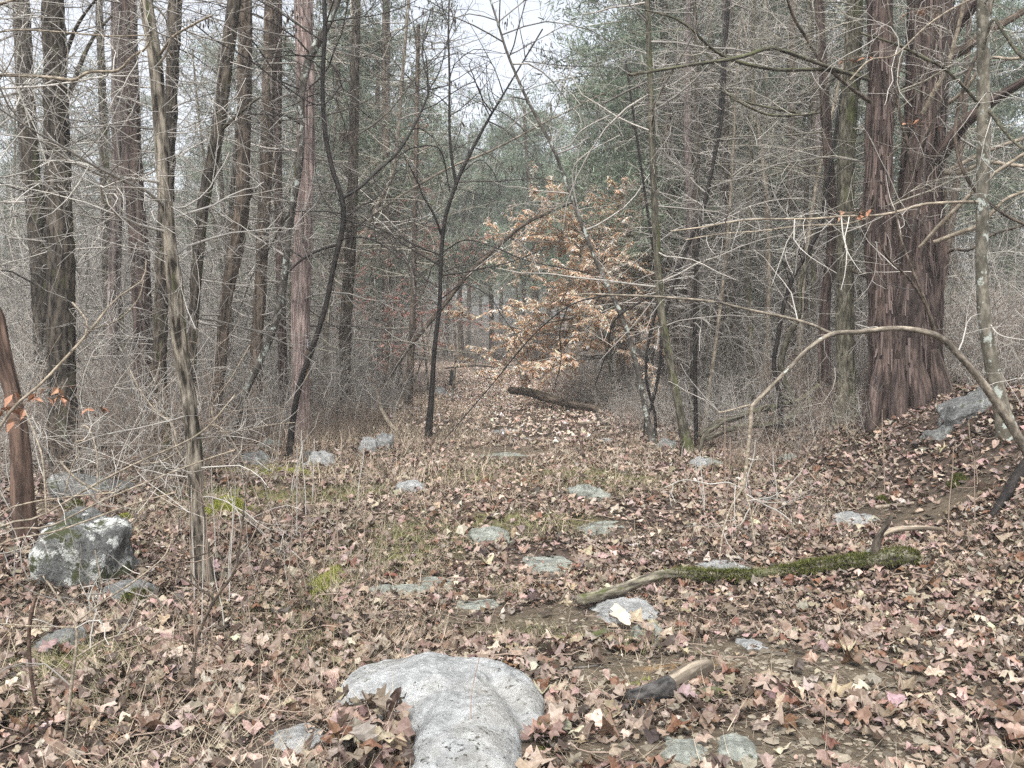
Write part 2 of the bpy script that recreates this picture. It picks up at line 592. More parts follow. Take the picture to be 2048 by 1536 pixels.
# ------------------------------------------------------------------ trunks
def trunk_mesh(name, PR, mat, off, style='dark', S=28, cap=0):
    """PR (K,4): a bark-covered tapering trunk with furrows cut into its surface"""
    P, R = PR[:, :3], PR[:, 3]
    K = len(P)
    T = nrm(np.gradient(P, axis=0))
    B = np.zeros_like(P)
    b = np.cross(T[0], [0, 1, .1])
    for k in range(K):
        b = b - T[k] * b.dot(T[k])
        b /= np.linalg.norm(b) + 1e-9
        B[k] = b
    C = np.cross(T, B)
    a = np.arange(S) * 2 * math.pi / S
    ca, sa = np.cos(a)[None, :], np.sin(a)[None, :]
    s = np.concatenate([[0], np.cumsum(np.linalg.norm(np.diff(P, axis=0), axis=1))])[:, None]
    seed = (abs(hash(name)) % 97) if False else float(P[0, 0] * 13.7 + P[0, 1] * 3.1)
    r0 = float(np.median(R))
    if style == 'cedar':
        g = 1 + .06 * np.sin(3 * a[None, :] + 1.3 * s + seed) + .05 * np.sin(5 * a[None, :] - .8 * s + seed * 2)
        st = vnoise(ca * r0 * 34 + seed, sa * r0 * 34, s * 2.2) + .7 * vnoise(ca * r0 * 70, sa * r0 * 70 + seed, s * 4.)
        d = .034 * st
    elif style == 'fluted':
        g = 1 + .07 * np.sin(4 * a[None, :] + .5 * s + seed) + .05 * np.sin(7 * a[None, :] - .7 * s + seed * 2) + .05 * np.sin(11 * a[None, :] + .9 * s)
        st = vnoise(ca * r0 * 30 + seed, sa * r0 * 30, s * 1.7) + .8 * vnoise(ca * r0 * 66, sa * r0 * 66 + seed, s * 3.4)
        d = .046 * st
    elif style == 'smooth':
        g = 1 + .05 * vnoise(ca * 1.5 + seed, sa * 1.5, s * 1.7)
        d = .004 * vnoise(ca * r0 * 30 + seed, sa * r0 * 30, s * 12)
    else:
        g = 1 + .10 * vnoise(ca * 1.3 + seed, sa * 1.3, s * 1.1)
        q = vnoise(ca * r0 * 30 + seed, sa * r0 * 30, s * 5.5)
        d = .050 * (np.abs(q) - .2) + .014 * vnoise(ca * r0 * 70 + seed, sa * r0 * 70, s * 16)
    rr = R[:, None] * g + d * min(1.0, r0 / .11)
    V = P[:, None, :] + rr[:, :, None] * (ca[..., None] * B[:, None, :] + sa[..., None] * C[:, None, :])
    i = np.arange(K - 1)[:, None] * S
    j = np.arange(S)[None, :]
    j2 = (j + 1) % S
    Q = np.stack([i + j, i + j2, i + S + j2, i + S + j], -1).reshape(-1, 4)
    bark = np.stack([ca * r0 + 0 * s, sa * r0 + 0 * s, s + 0 * ca + seed], -1).reshape(-1, 3)
    V = V.reshape(-1, 3)
    polys = [Q]
    if cap:
        n0 = len(V)
        V = np.vstack([V, P[0] - T[0] * .2 * R[0], P[-1] + T[-1] * .2 * R[-1]])
        bark = np.vstack([bark, bark[0] * .2, bark[-1] * .2])
        jj, jj2 = np.arange(S), (np.arange(S) + 1) % S
        e = (K - 1) * S
        polys.append(np.vstack([np.stack([jj2, jj, np.full(S, n0)], 1), np.stack([e + jj, e + jj2, np.full(S, n0 + 1)], 1)]))
    V = V - np.asarray(off)
    return mesh_np(name, V, polys, [mat], True, {'bark': bark})


def trace(pts, Y, top=1.6, flare=1.25, sink=.12):
    """photo trace (top to bottom: px, py, width, [depth shift]) -> world polyline bottom to top, with radius"""
    W = []
    for p in pts:
        yy = Y + (p[3] if len(p) > 3 else 0)
        q = at(p[0], p[1], yy)
        W.append([*q, wid(p[2], yy) * .43])
    W = np.array(W)
    last = W[-1]
    gz = float(h(last[0], last[1]))
    if last[2] > gz + .02:
        W = np.vstack([W, [last[0] + .02, last[1], gz, last[3] * flare]])
    else:
        W[-1, 3] *= flare
    e = W[-1].copy()
    e[2] = min(e[2], gz) - sink
    e[3] *= 1.1
    W = np.vstack([W, e])
    if top > 0:
        d = W[0, :3] - W[1, :3]
        d /= np.linalg.norm(d)
        W = np.vstack([[*(W[0, :3] + d * top), W[0, 3] * .85], W])
    return W[::-1]


ALLTW = {'n': 0}


def twigs_for(rt, rng, PR, n1, L1, zone, n2=6, n3=2, L2=(.25, .8), L3=(.1, .35), ang=(55, 100), up=.0, wig=.12, mat='tw_grey', flat=.5, r1=None, rmin=.0026, solo=14, K=7, off=None):
    """side branches of a trunk: the longest are parts of their own, the rest and the finer twigs one stuff part"""
    off = np.asarray(rt.location) if off is None else off
    z0, z1 = zone
    P, R = PR[None, :, :3], PR[None, :, 3]
    zz = PR[:, 2] - float(h(PR[0, 0], PR[0, 1]))
    ok = np.nonzero((zz >= z0) & (zz <= z1))[0]
    if len(ok) < 2:
        return
    ta, tb = ok[0] / (len(PR) - 1), ok[-1] / (len(PR) - 1)
    A, RA = spawn(rng, P, R, n1, ta, tb, L1, ang, up, wig, K, r1, .004, flat)
    order = np.argsort(-np.linalg.norm(A[:, -1] - A[:, 0], axis=1))
    for q in order[:solo]:
        b = Bag()
        b.tube(A[q:q + 1], RA[q:q + 1], 5)
        obj('branch', b.mesh('branch', M[mat], True, off), rt)
    bag = Bag()
    rest = order[solo:]
    bag.tube(A[rest], RA[rest], 4)
    if n2:
        B_, RB = spawn(rng, A, RA, n1 * n2, .15, 1., L2, (30, 75), up * 1.2, wig * 1.4, 5, None, rmin, flat * .5)
        bag.tube(B_, RB, 3)
        if n3:
            C_, RC = spawn(rng, B_, RB, n1 * n2 * n3, .2, 1., L3, (30, 70), up, wig * 1.5, 3, None, rmin * .8)
            bag.tube(C_, RC, 3)
    if bag.V:
        obj('twigs', bag.mesh('twigs', M[mat], True, off), rt, 'stuff')


def tree(name, label, cat, pts, Y=None, mat='dark', style='dark', S=28, step=.06, tw=None, top=1.6, flare=1.25, group=None, seed=0, base_px=None):
    if Y is None:
        Y = gnd(pts[-1][0], pts[-1][1])[1]
    W = trace(pts, Y, top, flare)
    ln = np.linalg.norm(np.diff(W[:, :3], axis=0), axis=1).sum()
    PR = catmull(W, max(8, int(ln / step)))
    g = (W[1, 0], W[1, 1], float(h(W[1, 0], W[1, 1])))
    rt = root(name, label, cat, g, group)
    obj('trunk', trunk_mesh('trunk', PR, M[mat], g, style, S), rt)
    rng = np.random.default_rng(abs(100 + seed + int(pts[0][0]) * 7))
    for k in (tw or []):
        twigs_for(rt, rng, PR, **k)
    rt['_'] = 0
    del rt['_']
    return rt, PR, Y


def limb(rt, pts, Y0, Y1=None, mat='tw_grey', S=6, n2=0, n3=2, L2=(.25, .8), name='limb', tm=None, style=None, up=0., tip=True, seed=0, K=26, wig=.14):
    """a traced branch as a part of rt: from first to last traced point the depth runs Y0 -> Y1"""
    Y1 = Y0 if Y1 is None else Y1
    n = len(pts)
    W = []
    for q, p in enumerate(pts):
        yy = Y0 + (Y1 - Y0) * q / (n - 1)
        W.append([*at(p[0], p[1], yy), wid(p[2], yy) * (.45 if p[2] > 19 else .37)])
    PR = catmull(np.array(W), K)
    off = np.asarray(rt.location)
    if style:
        o = obj(name, trunk_mesh(name, PR, M[mat], off, style, max(S, 12), 1), rt)
    else:
        V, Q, _ = tubes(PR[None, :, :3], PR[None, :, 3], S)
        s = np.repeat(np.linspace(0, 3, K), S)
        a = np.tile(np.arange(S) * 6.283 / S, K)
        r = float(PR[:, 3].mean())
        o = obj(name, mesh_np(name, V - off, [Q], [M[mat]], True, {'bark': np.stack([np.cos(a) * r, np.sin(a) * r, s], 1), 'tint': np.full(len(V), .62)}), rt)
    if n2:
        rng = np.random.default_rng(int(abs(pts[0][0] * 3 + pts[-1][1])) + seed)
        b = Bag()
        P, R = PR[None, :, :3], PR[None, :, 3]
        A, RA = spawn(rng, P, R, n2, .1, 1., L2, (35, 80), up, wig * 1.2, 7, None, .003)
        b.tube(A, RA, 4)
        if n3:
            B_, RB = spawn(rng, A, RA, n2 * n3, .15, 1., (L2[0] * .45, L2[1] * .5), (30, 75), up, wig, 5, None, .0026)
            b.tube(B_, RB, 3)
            C_, RC = spawn(rng, B_, RB, n2 * n3, .2, 1., (.08, .3), (30, 75), up, wig, 4, None, .0022)
            b.tube(C_, RC, 3)
        obj('twigs', b.mesh('twigs', M[tm or (mat if mat.startswith('tw') else 'tw_grey')], True, off), o, 'stuff').parent = o
    return o, PR


D = dict
# far-to-near dead side branches of a cedar; the same recipe at different densities
def dead(n, L=(.5, 2.2), zone=(1.2, 8), mat='tw_grey', n2=7, n3=2, up=-.01, solo=14, ang=(60, 100), wig=.12):
    return D(n1=n, L1=L, zone=zone, n2=n2, n3=n3, mat=mat, up=up, solo=solo, ang=ang, wig=wig)



# ------------------------------------------------------------------ the trees one can tell apart
G_L = 'trees left of the path'
G_R = 'trees right of the path'
L_, R_ = G_L, G_R
tree('cedar_tree', 'dark straight trunk nearest the left picture edge, behind the broken stub', 'tree', [(42, 0, 36), (58, 300, 40), (80, 520, 42), (92, 800, 46)], 13.0, 'dark', tw=[dead(46, zone=(1.5, 7.5), mat='tw_grey', n2=5)], group=L_)
rt, PR, Y = tree('hickory_tree', 'thickest dark furrowed trunk at far left, ivy-dark and mossy, beside the stub', 'tree', [(106, 0, 46), (114, 300, 54), (122, 520, 58), (125, 800, 62)], 9.4, 'dark', S=56, step=.035, tw=[dead(40, (.4, 1.8), (1.0, 6), 'tw_grey'), dead(30, (.3, 1.2), (2.5, 6.5), 'tw_pale', n2=5)], group=L_)
limb(rt, [(125, 230, 14), (160, 130, 12), (190, 70, 9), (225, 30, 6)], 9.4, 9.8, 'dark', 10, 6, 2)
limb(rt, [(128, 120, 12), (150, 60, 10), (175, 20, 7), (200, -10, 6)], 9.4, 9.0, 'dark', 10, 4, 2)
tree('slender_tree', 'thin dark trunk between the thick furrowed tree and the smooth pinkish cedar', 'tree', [(198, 0, 16), (206, 250, 18), (212, 500, 19), (216, 760, 21)], 16.0, 'dark', S=18, tw=[dead(46, (.5, 2.), (1.2, 8), 'tw_grey', 5)], group=L_)
tree('cedar_tree', 'smooth greyish pink cedar pole standing close beside a darker trunk', 'tree', [(234, 20, 23), (235, 300, 24), (228, 560, 27), (222, 800, 33)], 13.0, 'cedar_grey', 'cedar', S=30, tw=[dead(40, (.4, 1.8), (1.5, 7), 'tw_grey', 5)], group=L_)
tree('cedar_tree', 'dark brown cedar trunk just behind and right of the smooth pinkish pole', 'tree', [(258, 60, 34), (264, 300, 37), (278, 500, 40), (286, 700, 43), (290, 820, 50)], 12.0, 'cedar_red', 'cedar', S=44, tw=[dead(50, (.5, 2.2), (1.0, 7), 'tw_grey', 6)], group=L_)
rt, PR, Y = tree('hop_tree', 'pale flaky barked tree nearest the path on the left, mossy low trunk', 'tree', [(292, 0, 30), (313, 150, 32), (332, 420, 30), (348, 560, 36), (360, 690, 36), (378, 800, 36), (390, 920, 36), (396, 1060, 38), (407, 1175, 46)], None, 'flaky', S=48, step=.03, tw=[dead(16, (.4, 1.5), (1.9, 4.2), 'tw_pale', 7, solo=10), dead(10, (.3, .9), (.3, 1.6), 'tw_pale', 4)], group=L_)
limb(rt, [(318, 112, 9), (345, 75, 7), (385, 50, 6), (425, 30, 5)], Y, Y - .4, 'limbpale', 8, 5, 2, tm='tw_pale')
tree('oak_tree', 'dark mossy trunk crossing behind the pale flaky tree, split at its foot', 'tree', [(350, 0, 32), (345, 140, 28), (338, 300, 29), (328, 480, 34), (321, 640, 32), (318, 780, 34), (326, 950, 50)], None, 'dark', S=48, step=.04, tw=[dead(26, (.4, 1.6), (1.2, 5.5), 'tw_grey', 6)], group=L_)
rt, PR, Y = tree('leaning_tree', 'dark trunk leaning right, rising behind the pale flaky tree', 'tree', [(470, 0, 30), (455, 105, 30), (434, 273, 30), (407, 410, 27), (394, 540, 25), (386, 655, 24), (380, 780, 26), (378, 900, 30)], 9.6, 'dark', S=40, step=.04, tw=[dead(26, (.4, 1.8), (1.5, 5.6), 'tw_grey', 6)], group=L_)
limb(rt, [(440, 262, 9), (470, 235, 8), (505, 205, 6), (520, 195, 4)], Y, Y - .3, 'mossy', 8, 4, 2)
rt, PR, Y = tree('twisted_cedar', 'twisted cedar with torn reddish wood and a dark crack, bent to the left low down', 'tree', [(490, 0, 28), (489, 200, 30), (486, 390, 30), (477, 470, 32), (456, 585, 27), (444, 690, 25), (432, 790, 30), (430, 890, 40)], 11.5, 'brown', 'cedar', S=48, step=.035, tw=[dead(34, (.4, 2.), (1.5, 6.5), 'tw_grey', 6)], group=L_)
limb(rt, [(480, 470, 14), (488, 420, 13), (502, 385, 12), (500, 378, 7)], 11.4, 11.2, 'dark', 10, 0)
rt, PR, Y = tree('cedar_tree', 'straight brownish trunk behind the twisted cedar, left of the reddish pole', 'tree', [(542, 0, 30), (538, 150, 28), (530, 400, 27), (517, 620, 26), (507, 850, 32)], 13.8, 'brown', 'cedar', S=34, tw=[dead(46, (.5, 2.4), (1.2, 8), 'tw_grey', 6)], group=L_)
rt, PR, Y = tree('cedar_tree', 'narrow dark red cedar pole with broken white stubs, just left of the pale cedar', 'tree', [(556, 60, 16), (556, 300, 18), (560, 500, 19), (565, 700, 21), (570, 850, 26)], 15.0, 'cedar_red', 'cedar', S=28, tw=[dead(40, (.5, 2.2), (1.5, 8), 'tw_grey', 6)], group=L_)
for k, (ax, ay, bx, by) in enumerate([(552, 290, 545, 318), (553, 325, 548, 350), (552, 345, 530, 352), (552, 405, 538, 412)]):
    limb(rt, [(ax, ay, 4), (bx, by, 5)], 15.0, 14.7, 'limbpale', 6, name='stub', K=4)
rt, PR, Y = tree('pale_cedar', 'tall pale pinkish cedar with stringy bark and a small white trail blaze', 'tree', [(607, 0, 40), (612, 250, 36), (607, 450, 40), (603, 600, 40), (602, 740, 38), (600, 850, 46)], 13.2, 'cedar_pale', 'cedar', S=64, step=.035, tw=[dead(44, (.6, 2.6), (1.6, 8), 'tw_grey', 7, solo=18)], group=L_)
CEDAR_PALE = (rt, PR, Y)
rt, PR, Y = tree('lichen_sapling', 'curved grey sapling blotched with pale lichen, bowing left at its foot', 'sapling', [(690, -40, 16), (655, 50, 16), (618, 120, 19), (603, 190, 17), (604, 260, 13), (600, 330, 13), (583, 430, 15), (576, 480, 14), (569, 555, 17), (550, 648, 17), (519, 725, 16), (488, 790, 17), (470, 853, 18), (449, 903, 22)], None, 'lichen', 'smooth', S=24, step=.05, tw=[dead(20, (.5, 2.), (2.5, 7.), 'tw_dark', 5, solo=8)], group=L_)
rt, PR, Y = tree('black_sapling', 'wet black crooked sapling with wide forked branches beside the pale cedar', 'sapling', [(648, -20, 10), (650, 60, 10), (645, 160, 10), (650, 260, 11), (664, 335, 11), (683, 395, 12), (686, 450, 13), (668, 530, 12), (652, 610, 12), (627, 690, 13), (601, 765, 14), (586, 840, 14), (578, 925, 17)], None, 'black', 'smooth', S=18, step=.05, tw=[dead(34, (.4, 1.9), (2.5, 7), 'tw_dark', 6, solo=5)], group=L_)
BLK = (rt, Y)
limb(rt, [(684, 397, 9), (720, 375, 8.5), (762, 335, 8), (790, 312, 8), (815, 275, 7), (838, 232, 6), (858, 180, 5), (850, 140, 4), (845, 90, 3.5), (862, 20, 3)], Y, Y + .7, 'black', 8, 30, 2, (.3, 1.4), tm='tw_dark')
limb(rt, [(858, 180, 4), (880, 140, 3.5), (895, 80, 3), (915, 10, 2.5)], Y + .5, Y + .8, 'black', 6, 7, 2, (.3, .8), tm='tw_dark')
limb(rt, [(673, 490, 7), (640, 500, 7), (605, 518, 7), (575, 545, 6)], Y, Y - .3, 'black', 7, 3, 2, (.2, .6), tm='tw_dark')
limb(rt, [(674, 482, 6), (705, 474, 5.5), (735, 477, 5), (765, 490, 4), (795, 515, 3), (800, 545, 2.5)], Y, Y - .5, 'black', 7, 8, 2, (.3, 1.), tm='tw_dark')
limb(rt, [(690, 160, 4), (640, 210, 4), (560, 165, 4), (500, 120, 4), (430, 80, 4), (380, 40, 3.5)], Y - 1.5, Y - 2.0, 'black', 6, 10, 2, (.3, .9), tm='tw_dark')
rt, PR, Y = tree('dark_sapling', 'slim dark young tree with two upright stems standing beside the path on its left', 'sapling', [(1030, 150, 4), (1000, 200, 5), (976, 240, 6), (940, 308, 8), (912, 369, 9), (890, 440, 9), (882, 525, 9), (879, 610, 10), (869, 700, 11), (864, 780, 12), (856, 882, 16)], None, 'black', 'smooth', S=20, step=.05, tw=[dead(40, (.5, 2.2), (2.2, 7), 'tw_dark', 6, solo=8)], group=L_, top=.8)
DRK = (rt, Y)
limb(rt, [(913, 372, 9), (904, 320, 8), (899, 260, 7), (899, 160, 6), (897, 60, 5), (900, -40, 4)], Y, Y, 'black', 8, 30, 2, (.3, 1.4), tm='tw_dark')
limb(rt, [(883, 470, 8), (868, 430, 6), (845, 390, 5), (838, 370, 4), (815, 325, 3)], Y, Y - .3, 'black', 7, 7, 2, (.3, .9), tm='tw_dark')
limb(rt, [(884, 505, 4), (930, 480, 3.5), (990, 495, 3.5), (1050, 520, 3.5), (1120, 535, 3.5), (1180, 548, 3), (1225, 585, 3)], Y, Y - .8, 'black', 6, 8, 2, (.3, 1.), tm='tw_dark')
limb(rt, [(880, 600, 3.5), (925, 570, 3), (975, 590, 3), (1010, 640, 2.5), (1060, 705, 2.5)], Y, Y - .4, 'black', 6, 6, 2, (.3, 1.), tm='tw_dark')
limb(rt, [(900, 385, 4), (880, 300, 4), (830, 295, 4), (800, 310, 3)], Y, Y - .4, 'black', 6, 6, 2, (.3, 1.), tm='tw_dark')
limb(rt, [(925, 345, 3.5), (960, 320, 3), (990, 350, 3), (1003, 395, 2)], Y, Y - .4, 'black', 6, 4, 2, (.3, .7), tm='tw_dark')
rt, PR, Y = tree('leaning_tree', 'thin brown trunk leaning far right across the path from the left brush', 'tree', [(1110, 420, 7), (1060, 442, 8), (1012, 478, 9), (940, 545, 10), (880, 620, 10), (822, 690, 10), (772, 760, 12), (745, 800, 14)], 19.0, 'brown', 'smooth', S=16, tw=[dead(26, (.5, 2.), (1.5, 5), 'tw_grey', 5)], top=.4, group=L_)
tree('slim_tree', 'thin pale grey leaning stem among the reddish leaves left of the path', 'tree', [(805, 150, 8), (790, 330, 9), (770, 380, 9), (735, 455, 10), (705, 560, 10), (690, 700, 11), (680, 800, 12)], 18.0, 'limbgrey', 'smooth', S=14, tw=[dead(40, (.5, 2.), (1.5, 9), 'tw_pale', 5)], group=L_)
tree('arching_stem', 'pale arching stem that crosses above the path to the upper right', 'tree', [(1150, 215, 3), (1080, 250, 4), (985, 300, 5), (900, 335, 5), (820, 380, 6), (775, 410, 6), (700, 470, 9), (660, 600, 10), (650, 760, 11)], 17.0, 'limbgrey', 'smooth', S=12, tw=[dead(30, (.4, 1.6), (2., 8), 'tw_pale', 5)], top=.6, group=L_)
tree('cedar_tree', 'dark cedar trunk in the brush a little right of the black sapling', 'tree', [(712, 0, 20), (708, 250, 22), (703, 450, 25), (693, 620, 27), (688, 800, 34)], 16.0, 'dark', S=30, tw=[dead(70, (.6, 3.), (1.0, 9), 'tw_moss', 7, solo=24)], group=L_)
tree('cedar_tree', 'stout brown cedar trunk deep left of the path behind the leaning stem', 'tree', [(772, 0, 16), (772, 300, 18), (774, 500, 20), (776, 720, 26)], 23.0, 'brown', 'cedar', S=22, tw=[dead(90, (.6, 3.4), (1.0, 11), 'tw_moss', 6, solo=20)], group=L_)
tree('cedar_tree', 'thin brown trunk in the brush just left of the slim dark young tree', 'tree', [(834, 200, 10), (830, 420, 12), (825, 640, 14), (815, 820, 18)], 20.0, 'brown', S=18, tw=[dead(70, (.6, 3.), (1.5, 9), 'tw_moss', 6)], group=L_)
tree('dead_stem', 'short bleached crooked stem standing at the left verge far along the path', 'snag', [(849, 648, 4), (856, 680, 5), (862, 715, 5), (866, 760, 6)], 18.0, 'limbpale', 'smooth', S=8, top=0, group=L_)

# right of the path
rt, PR, Y = tree('spotted_sapling', 'thin lichen-spotted sapling leaning left in front of the tan beech leaves', 'sapling', [(1000, 60, 5), (1016, 110, 6), (1050, 190, 7), (1088, 262, 8), (1110, 305, 8), (1140, 385, 9), (1160, 440, 9), (1200, 540, 10), (1240, 625, 11), (1262, 690, 12), (1279, 760, 12), (1291, 820, 13), (1306, 890, 16)], None, 'lichen', 'smooth', S=18, step=.05, tw=[dead(26, (.5, 2.2), (2.0, 8), 'tw_grey', 6, solo=10)], group=R_, top=.6)
limb(rt, [(1110, 300, 4), (1140, 290, 4), (1165, 260, 4), (1220, 230, 3)], Y, Y - .5, 'tw_pale', 6, 4, 2)
limb(rt, [(1160, 440, 4), (1145, 350, 4), (1170, 310, 4), (1240, 270, 3)], Y, Y - .5, 'tw_pale', 6, 4, 2)
rt, PR, Y = tree('grey_tree', 'grey brown tree wrapped by dark vines at the right edge of the path', 'tree', [(1300, 150, 13), (1306, 330, 15), (1312, 467, 17), (1322, 621, 18), (1340, 723, 19), (1360, 826, 20), (1378, 908, 26)], None, 'mossy', S=30, tw=[dead(40, (.5, 2.4), (1.4, 8), 'tw_grey', 7, solo=14)], group=R_)
tree('grape_vine', 'thick dark vine hanging in a loop to the ground beside the vine-wrapped grey tree', 'vine', [(1445, 120, 6), (1436, 250, 7), (1415, 390, 8), (1385, 470, 9), (1350, 560, 9), (1326, 650, 9), (1320, 730, 8), (1306, 800, 8), (1290, 850, 7), (1288, 885, 7), (1305, 920, 6)], 13.6, 'black', 'smooth', S=10, top=1.5, group='vines by the vine-wrapped tree')
tree('grape_vine', 'dark vine that drops straight and curls right along the leaves', 'vine', [(1302, 470, 6), (1318, 580, 7), (1296, 690, 7), (1293, 760, 7), (1310, 832, 7), (1311, 880, 8), (1322, 905, 8), (1348, 921, 7)], 13.2, 'black', 'smooth', S=10, top=2.5, group='vines by the vine-wrapped tree')
tree('slender_tree', 'slim grey tree with small crooks between the vine-wrapped tree and the red pole', 'tree', [(1508, 0, 10), (1503, 250, 11), (1498, 450, 13), (1496, 560, 14), (1502, 700, 14), (1498, 800, 16)], 14.5, 'mossy', 'smooth', S=18, tw=[dead(60, (.4, 2.2), (1.2, 8), 'tw_grey', 6)], group=R_)
tree('slender_tree', 'dark whip-thin stem slanting to the lower left, mid right', 'tree', [(1458, 0, 7), (1450, 120, 8), (1443, 240, 8), (1423, 342, 8), (1400, 455, 8), (1390, 600, 9), (1392, 860, 10)], 12.5, 'black', 'smooth', S=12, tw=[dead(40, (.4, 1.8), (1.2, 7), 'tw_grey', 6)], group=R_)
tree('slender_tree', 'straight grey stem third from the vine-wrapped tree with many fine twigs', 'tree', [(1422, 0, 14), (1420, 300, 16), (1419, 600, 17), (1418, 800, 20)], 18.0, 'mossy', S=18, tw=[dead(80, (.5, 2.4), (1.0, 9), 'tw_grey', 6)], group=R_)
tree('slender_tree', 'thin upright greyish stem left of the mid right whip, close to the path brush', 'tree', [(1462, 100, 11), (1458, 300, 12), (1456, 600, 13), (1454, 800, 15)], 17.0, 'mossy', 'smooth', S=14, tw=[dead(70, (.5, 2.2), (1.0, 9), 'tw_pale', 6)], group=R_)
tree('slender_tree', 'upright brown stem nearest the left side of the mossy loops', 'tree', [(1392, 0, 12), (1390, 300, 13), (1388, 600, 14), (1385, 800, 16)], 20.0, 'brown', S=16, tw=[dead(80, (.5, 2.4), (1.0, 9), 'tw_grey', 6)], group=R_)
tree('slender_tree', 'grey brown pole just left of the dark leaning pair of stems', 'tree', [(1585, 60, 14), (1582, 300, 16), (1575, 560, 18), (1570, 760, 21)], 17.0, 'brown', S=18, tw=[dead(80, (.5, 2.4), (1.0, 9), 'tw_grey', 6)], group=R_)
tree('slender_tree', 'pale thin pole behind the crooked slim grey tree', 'tree', [(1530, 0, 9), (1532, 300, 10), (1535, 600, 11), (1536, 780, 12)], 19.0, 'limbpale', 'smooth', S=14, tw=[dead(60, (.4, 2.), (1.0, 9), 'tw_pale', 6)], group=R_)
rt, PR, Y = tree('bent_tree', 'near-black bent stem leaning left into the mossy loops, darker of a pair', 'tree', [(1650, 400, 9), (1642, 450, 10), (1618, 500, 10), (1587, 553, 10), (1568, 610, 10), (1555, 680, 10), (1548, 730, 10), (1560, 800, 11)], 12.0, 'black', 'smooth', S=14, top=1.5, tw=[dead(10, (.3, 1.2), (1.2, 4), 'tw_dark', 5)], group=R_)
tree('bent_tree', 'mossy brown bent stem right of the near-black one, forked near its knee', 'tree', [(1634, 440, 11), (1615, 520, 12), (1600, 570, 12), (1598, 630, 12), (1574, 680, 14), (1562, 740, 14), (1585, 800, 15)], 12.4, 'mossy', 'smooth', S=16, top=2.5, tw=[dead(14, (.4, 1.5), (1.2, 5), 'tw_grey', 5)], group=R_)
rt, PR, Y = tree('cedar_tree', 'narrow reddish cedar pole just left of the straight mossy grey trunk', 'tree', [(1638, 0, 20), (1646, 130, 20), (1655, 300, 22), (1664, 420, 22), (1662, 520, 23), (1650, 620, 24), (1650, 800, 30)], 12.2, 'cedar_red', 'cedar', S=36, tw=[dead(34, (.5, 2.4), (1.4, 6.5), 'tw_moss', 7)], group=R_)
limb(rt, [(1650, 200, 8), (1620, 230, 7), (1590, 225, 7), (1550, 218, 6), (1480, 200, 5), (1420, 170, 4)], Y, Y - .5, 'mossy', 8, 10, 2, tm='tw_moss')
rt, PR, Y = tree('straight_tree', 'straight mossy grey-green trunk standing left of the big double cedar', 'tree', [(1710, 0, 36), (1703, 150, 37), (1694, 300, 38), (1690, 470, 38), (1690, 640, 39), (1692, 760, 44), (1692, 830, 60)], 11.3, 'mossy', S=56, step=.03, tw=[dead(18, (.5, 2.), (1.6, 6), 'tw_moss', 6)], group=R_)
limb(rt, [(1705, 540, 10), (1730, 552, 9), (1752, 560, 8), (1764, 556, 6)], Y - .1, Y - .5, 'brown', 8)

# the double cedar
YC = 10.6
rt, PR, Y = tree('double_cedar', 'huge dark red double-trunked cedar with shaggy bark on the right bank', 'tree', [(1864, 0, 86), (1858, 120, 84), (1849, 260, 82), (1834, 400, 86), (1818, 500, 104), (1805, 600, 122), (1800, 700, 126), (1798, 780, 134), (1798, 840, 138)], YC, 'cedar_red', 'fluted', S=150, step=.03, flare=1.08, tw=None, group=R_)
CED = rt
W = trace([(1758, 0, 52), (1762, 150, 54), (1758, 300, 56), (1753, 430, 58), (1762, 540, 60), (1768, 650, 60), (1768, 760, 66), (1762, 850, 84)], YC - .15, 1.6, 1.15)
PR2 = catmull(W, 170)
obj('trunk', trunk_mesh('trunk', PR2, M['cedar_red'], CED.location, 'fluted', 110), CED)
W = trace([(1868, 330, 30), (1872, 480, 40), (1866, 600, 44), (1864, 720, 46), (1872, 800, 66)], YC + .12, 1.0, 1.2)
obj('trunk', trunk_mesh('trunk', catmull(W, 110), M['cedar_red'], CED.location, 'fluted', 80), CED)
for (a, b, c) in [((1758, 720), (1746, 830), 24), ((1835, 720), (1845, 850), 40), ((1795, 720), (1795, 860), 38), ((1868, 700), (1892, 830), 34)]:
    W = np.array([[*at(a[0], a[1], YC - .28), wid(c * .5, YC) / 2], [*at((a[0] + b[0]) / 2, (a[1] + b[1]) / 2, YC - .36), wid(c, YC) / 2], [*at(b[0], b[1], YC - .5), wid(c * .9, YC) / 2], [*at(b[0] + (b[0] - a[0]) * .5, b[1] + 35, YC - .62), wid(c * .7, YC) / 2]])
    obj('root', trunk_mesh('root', catmull(W, 40), M['cedar_red'], CED.location, 'cedar', 30, 1), CED)
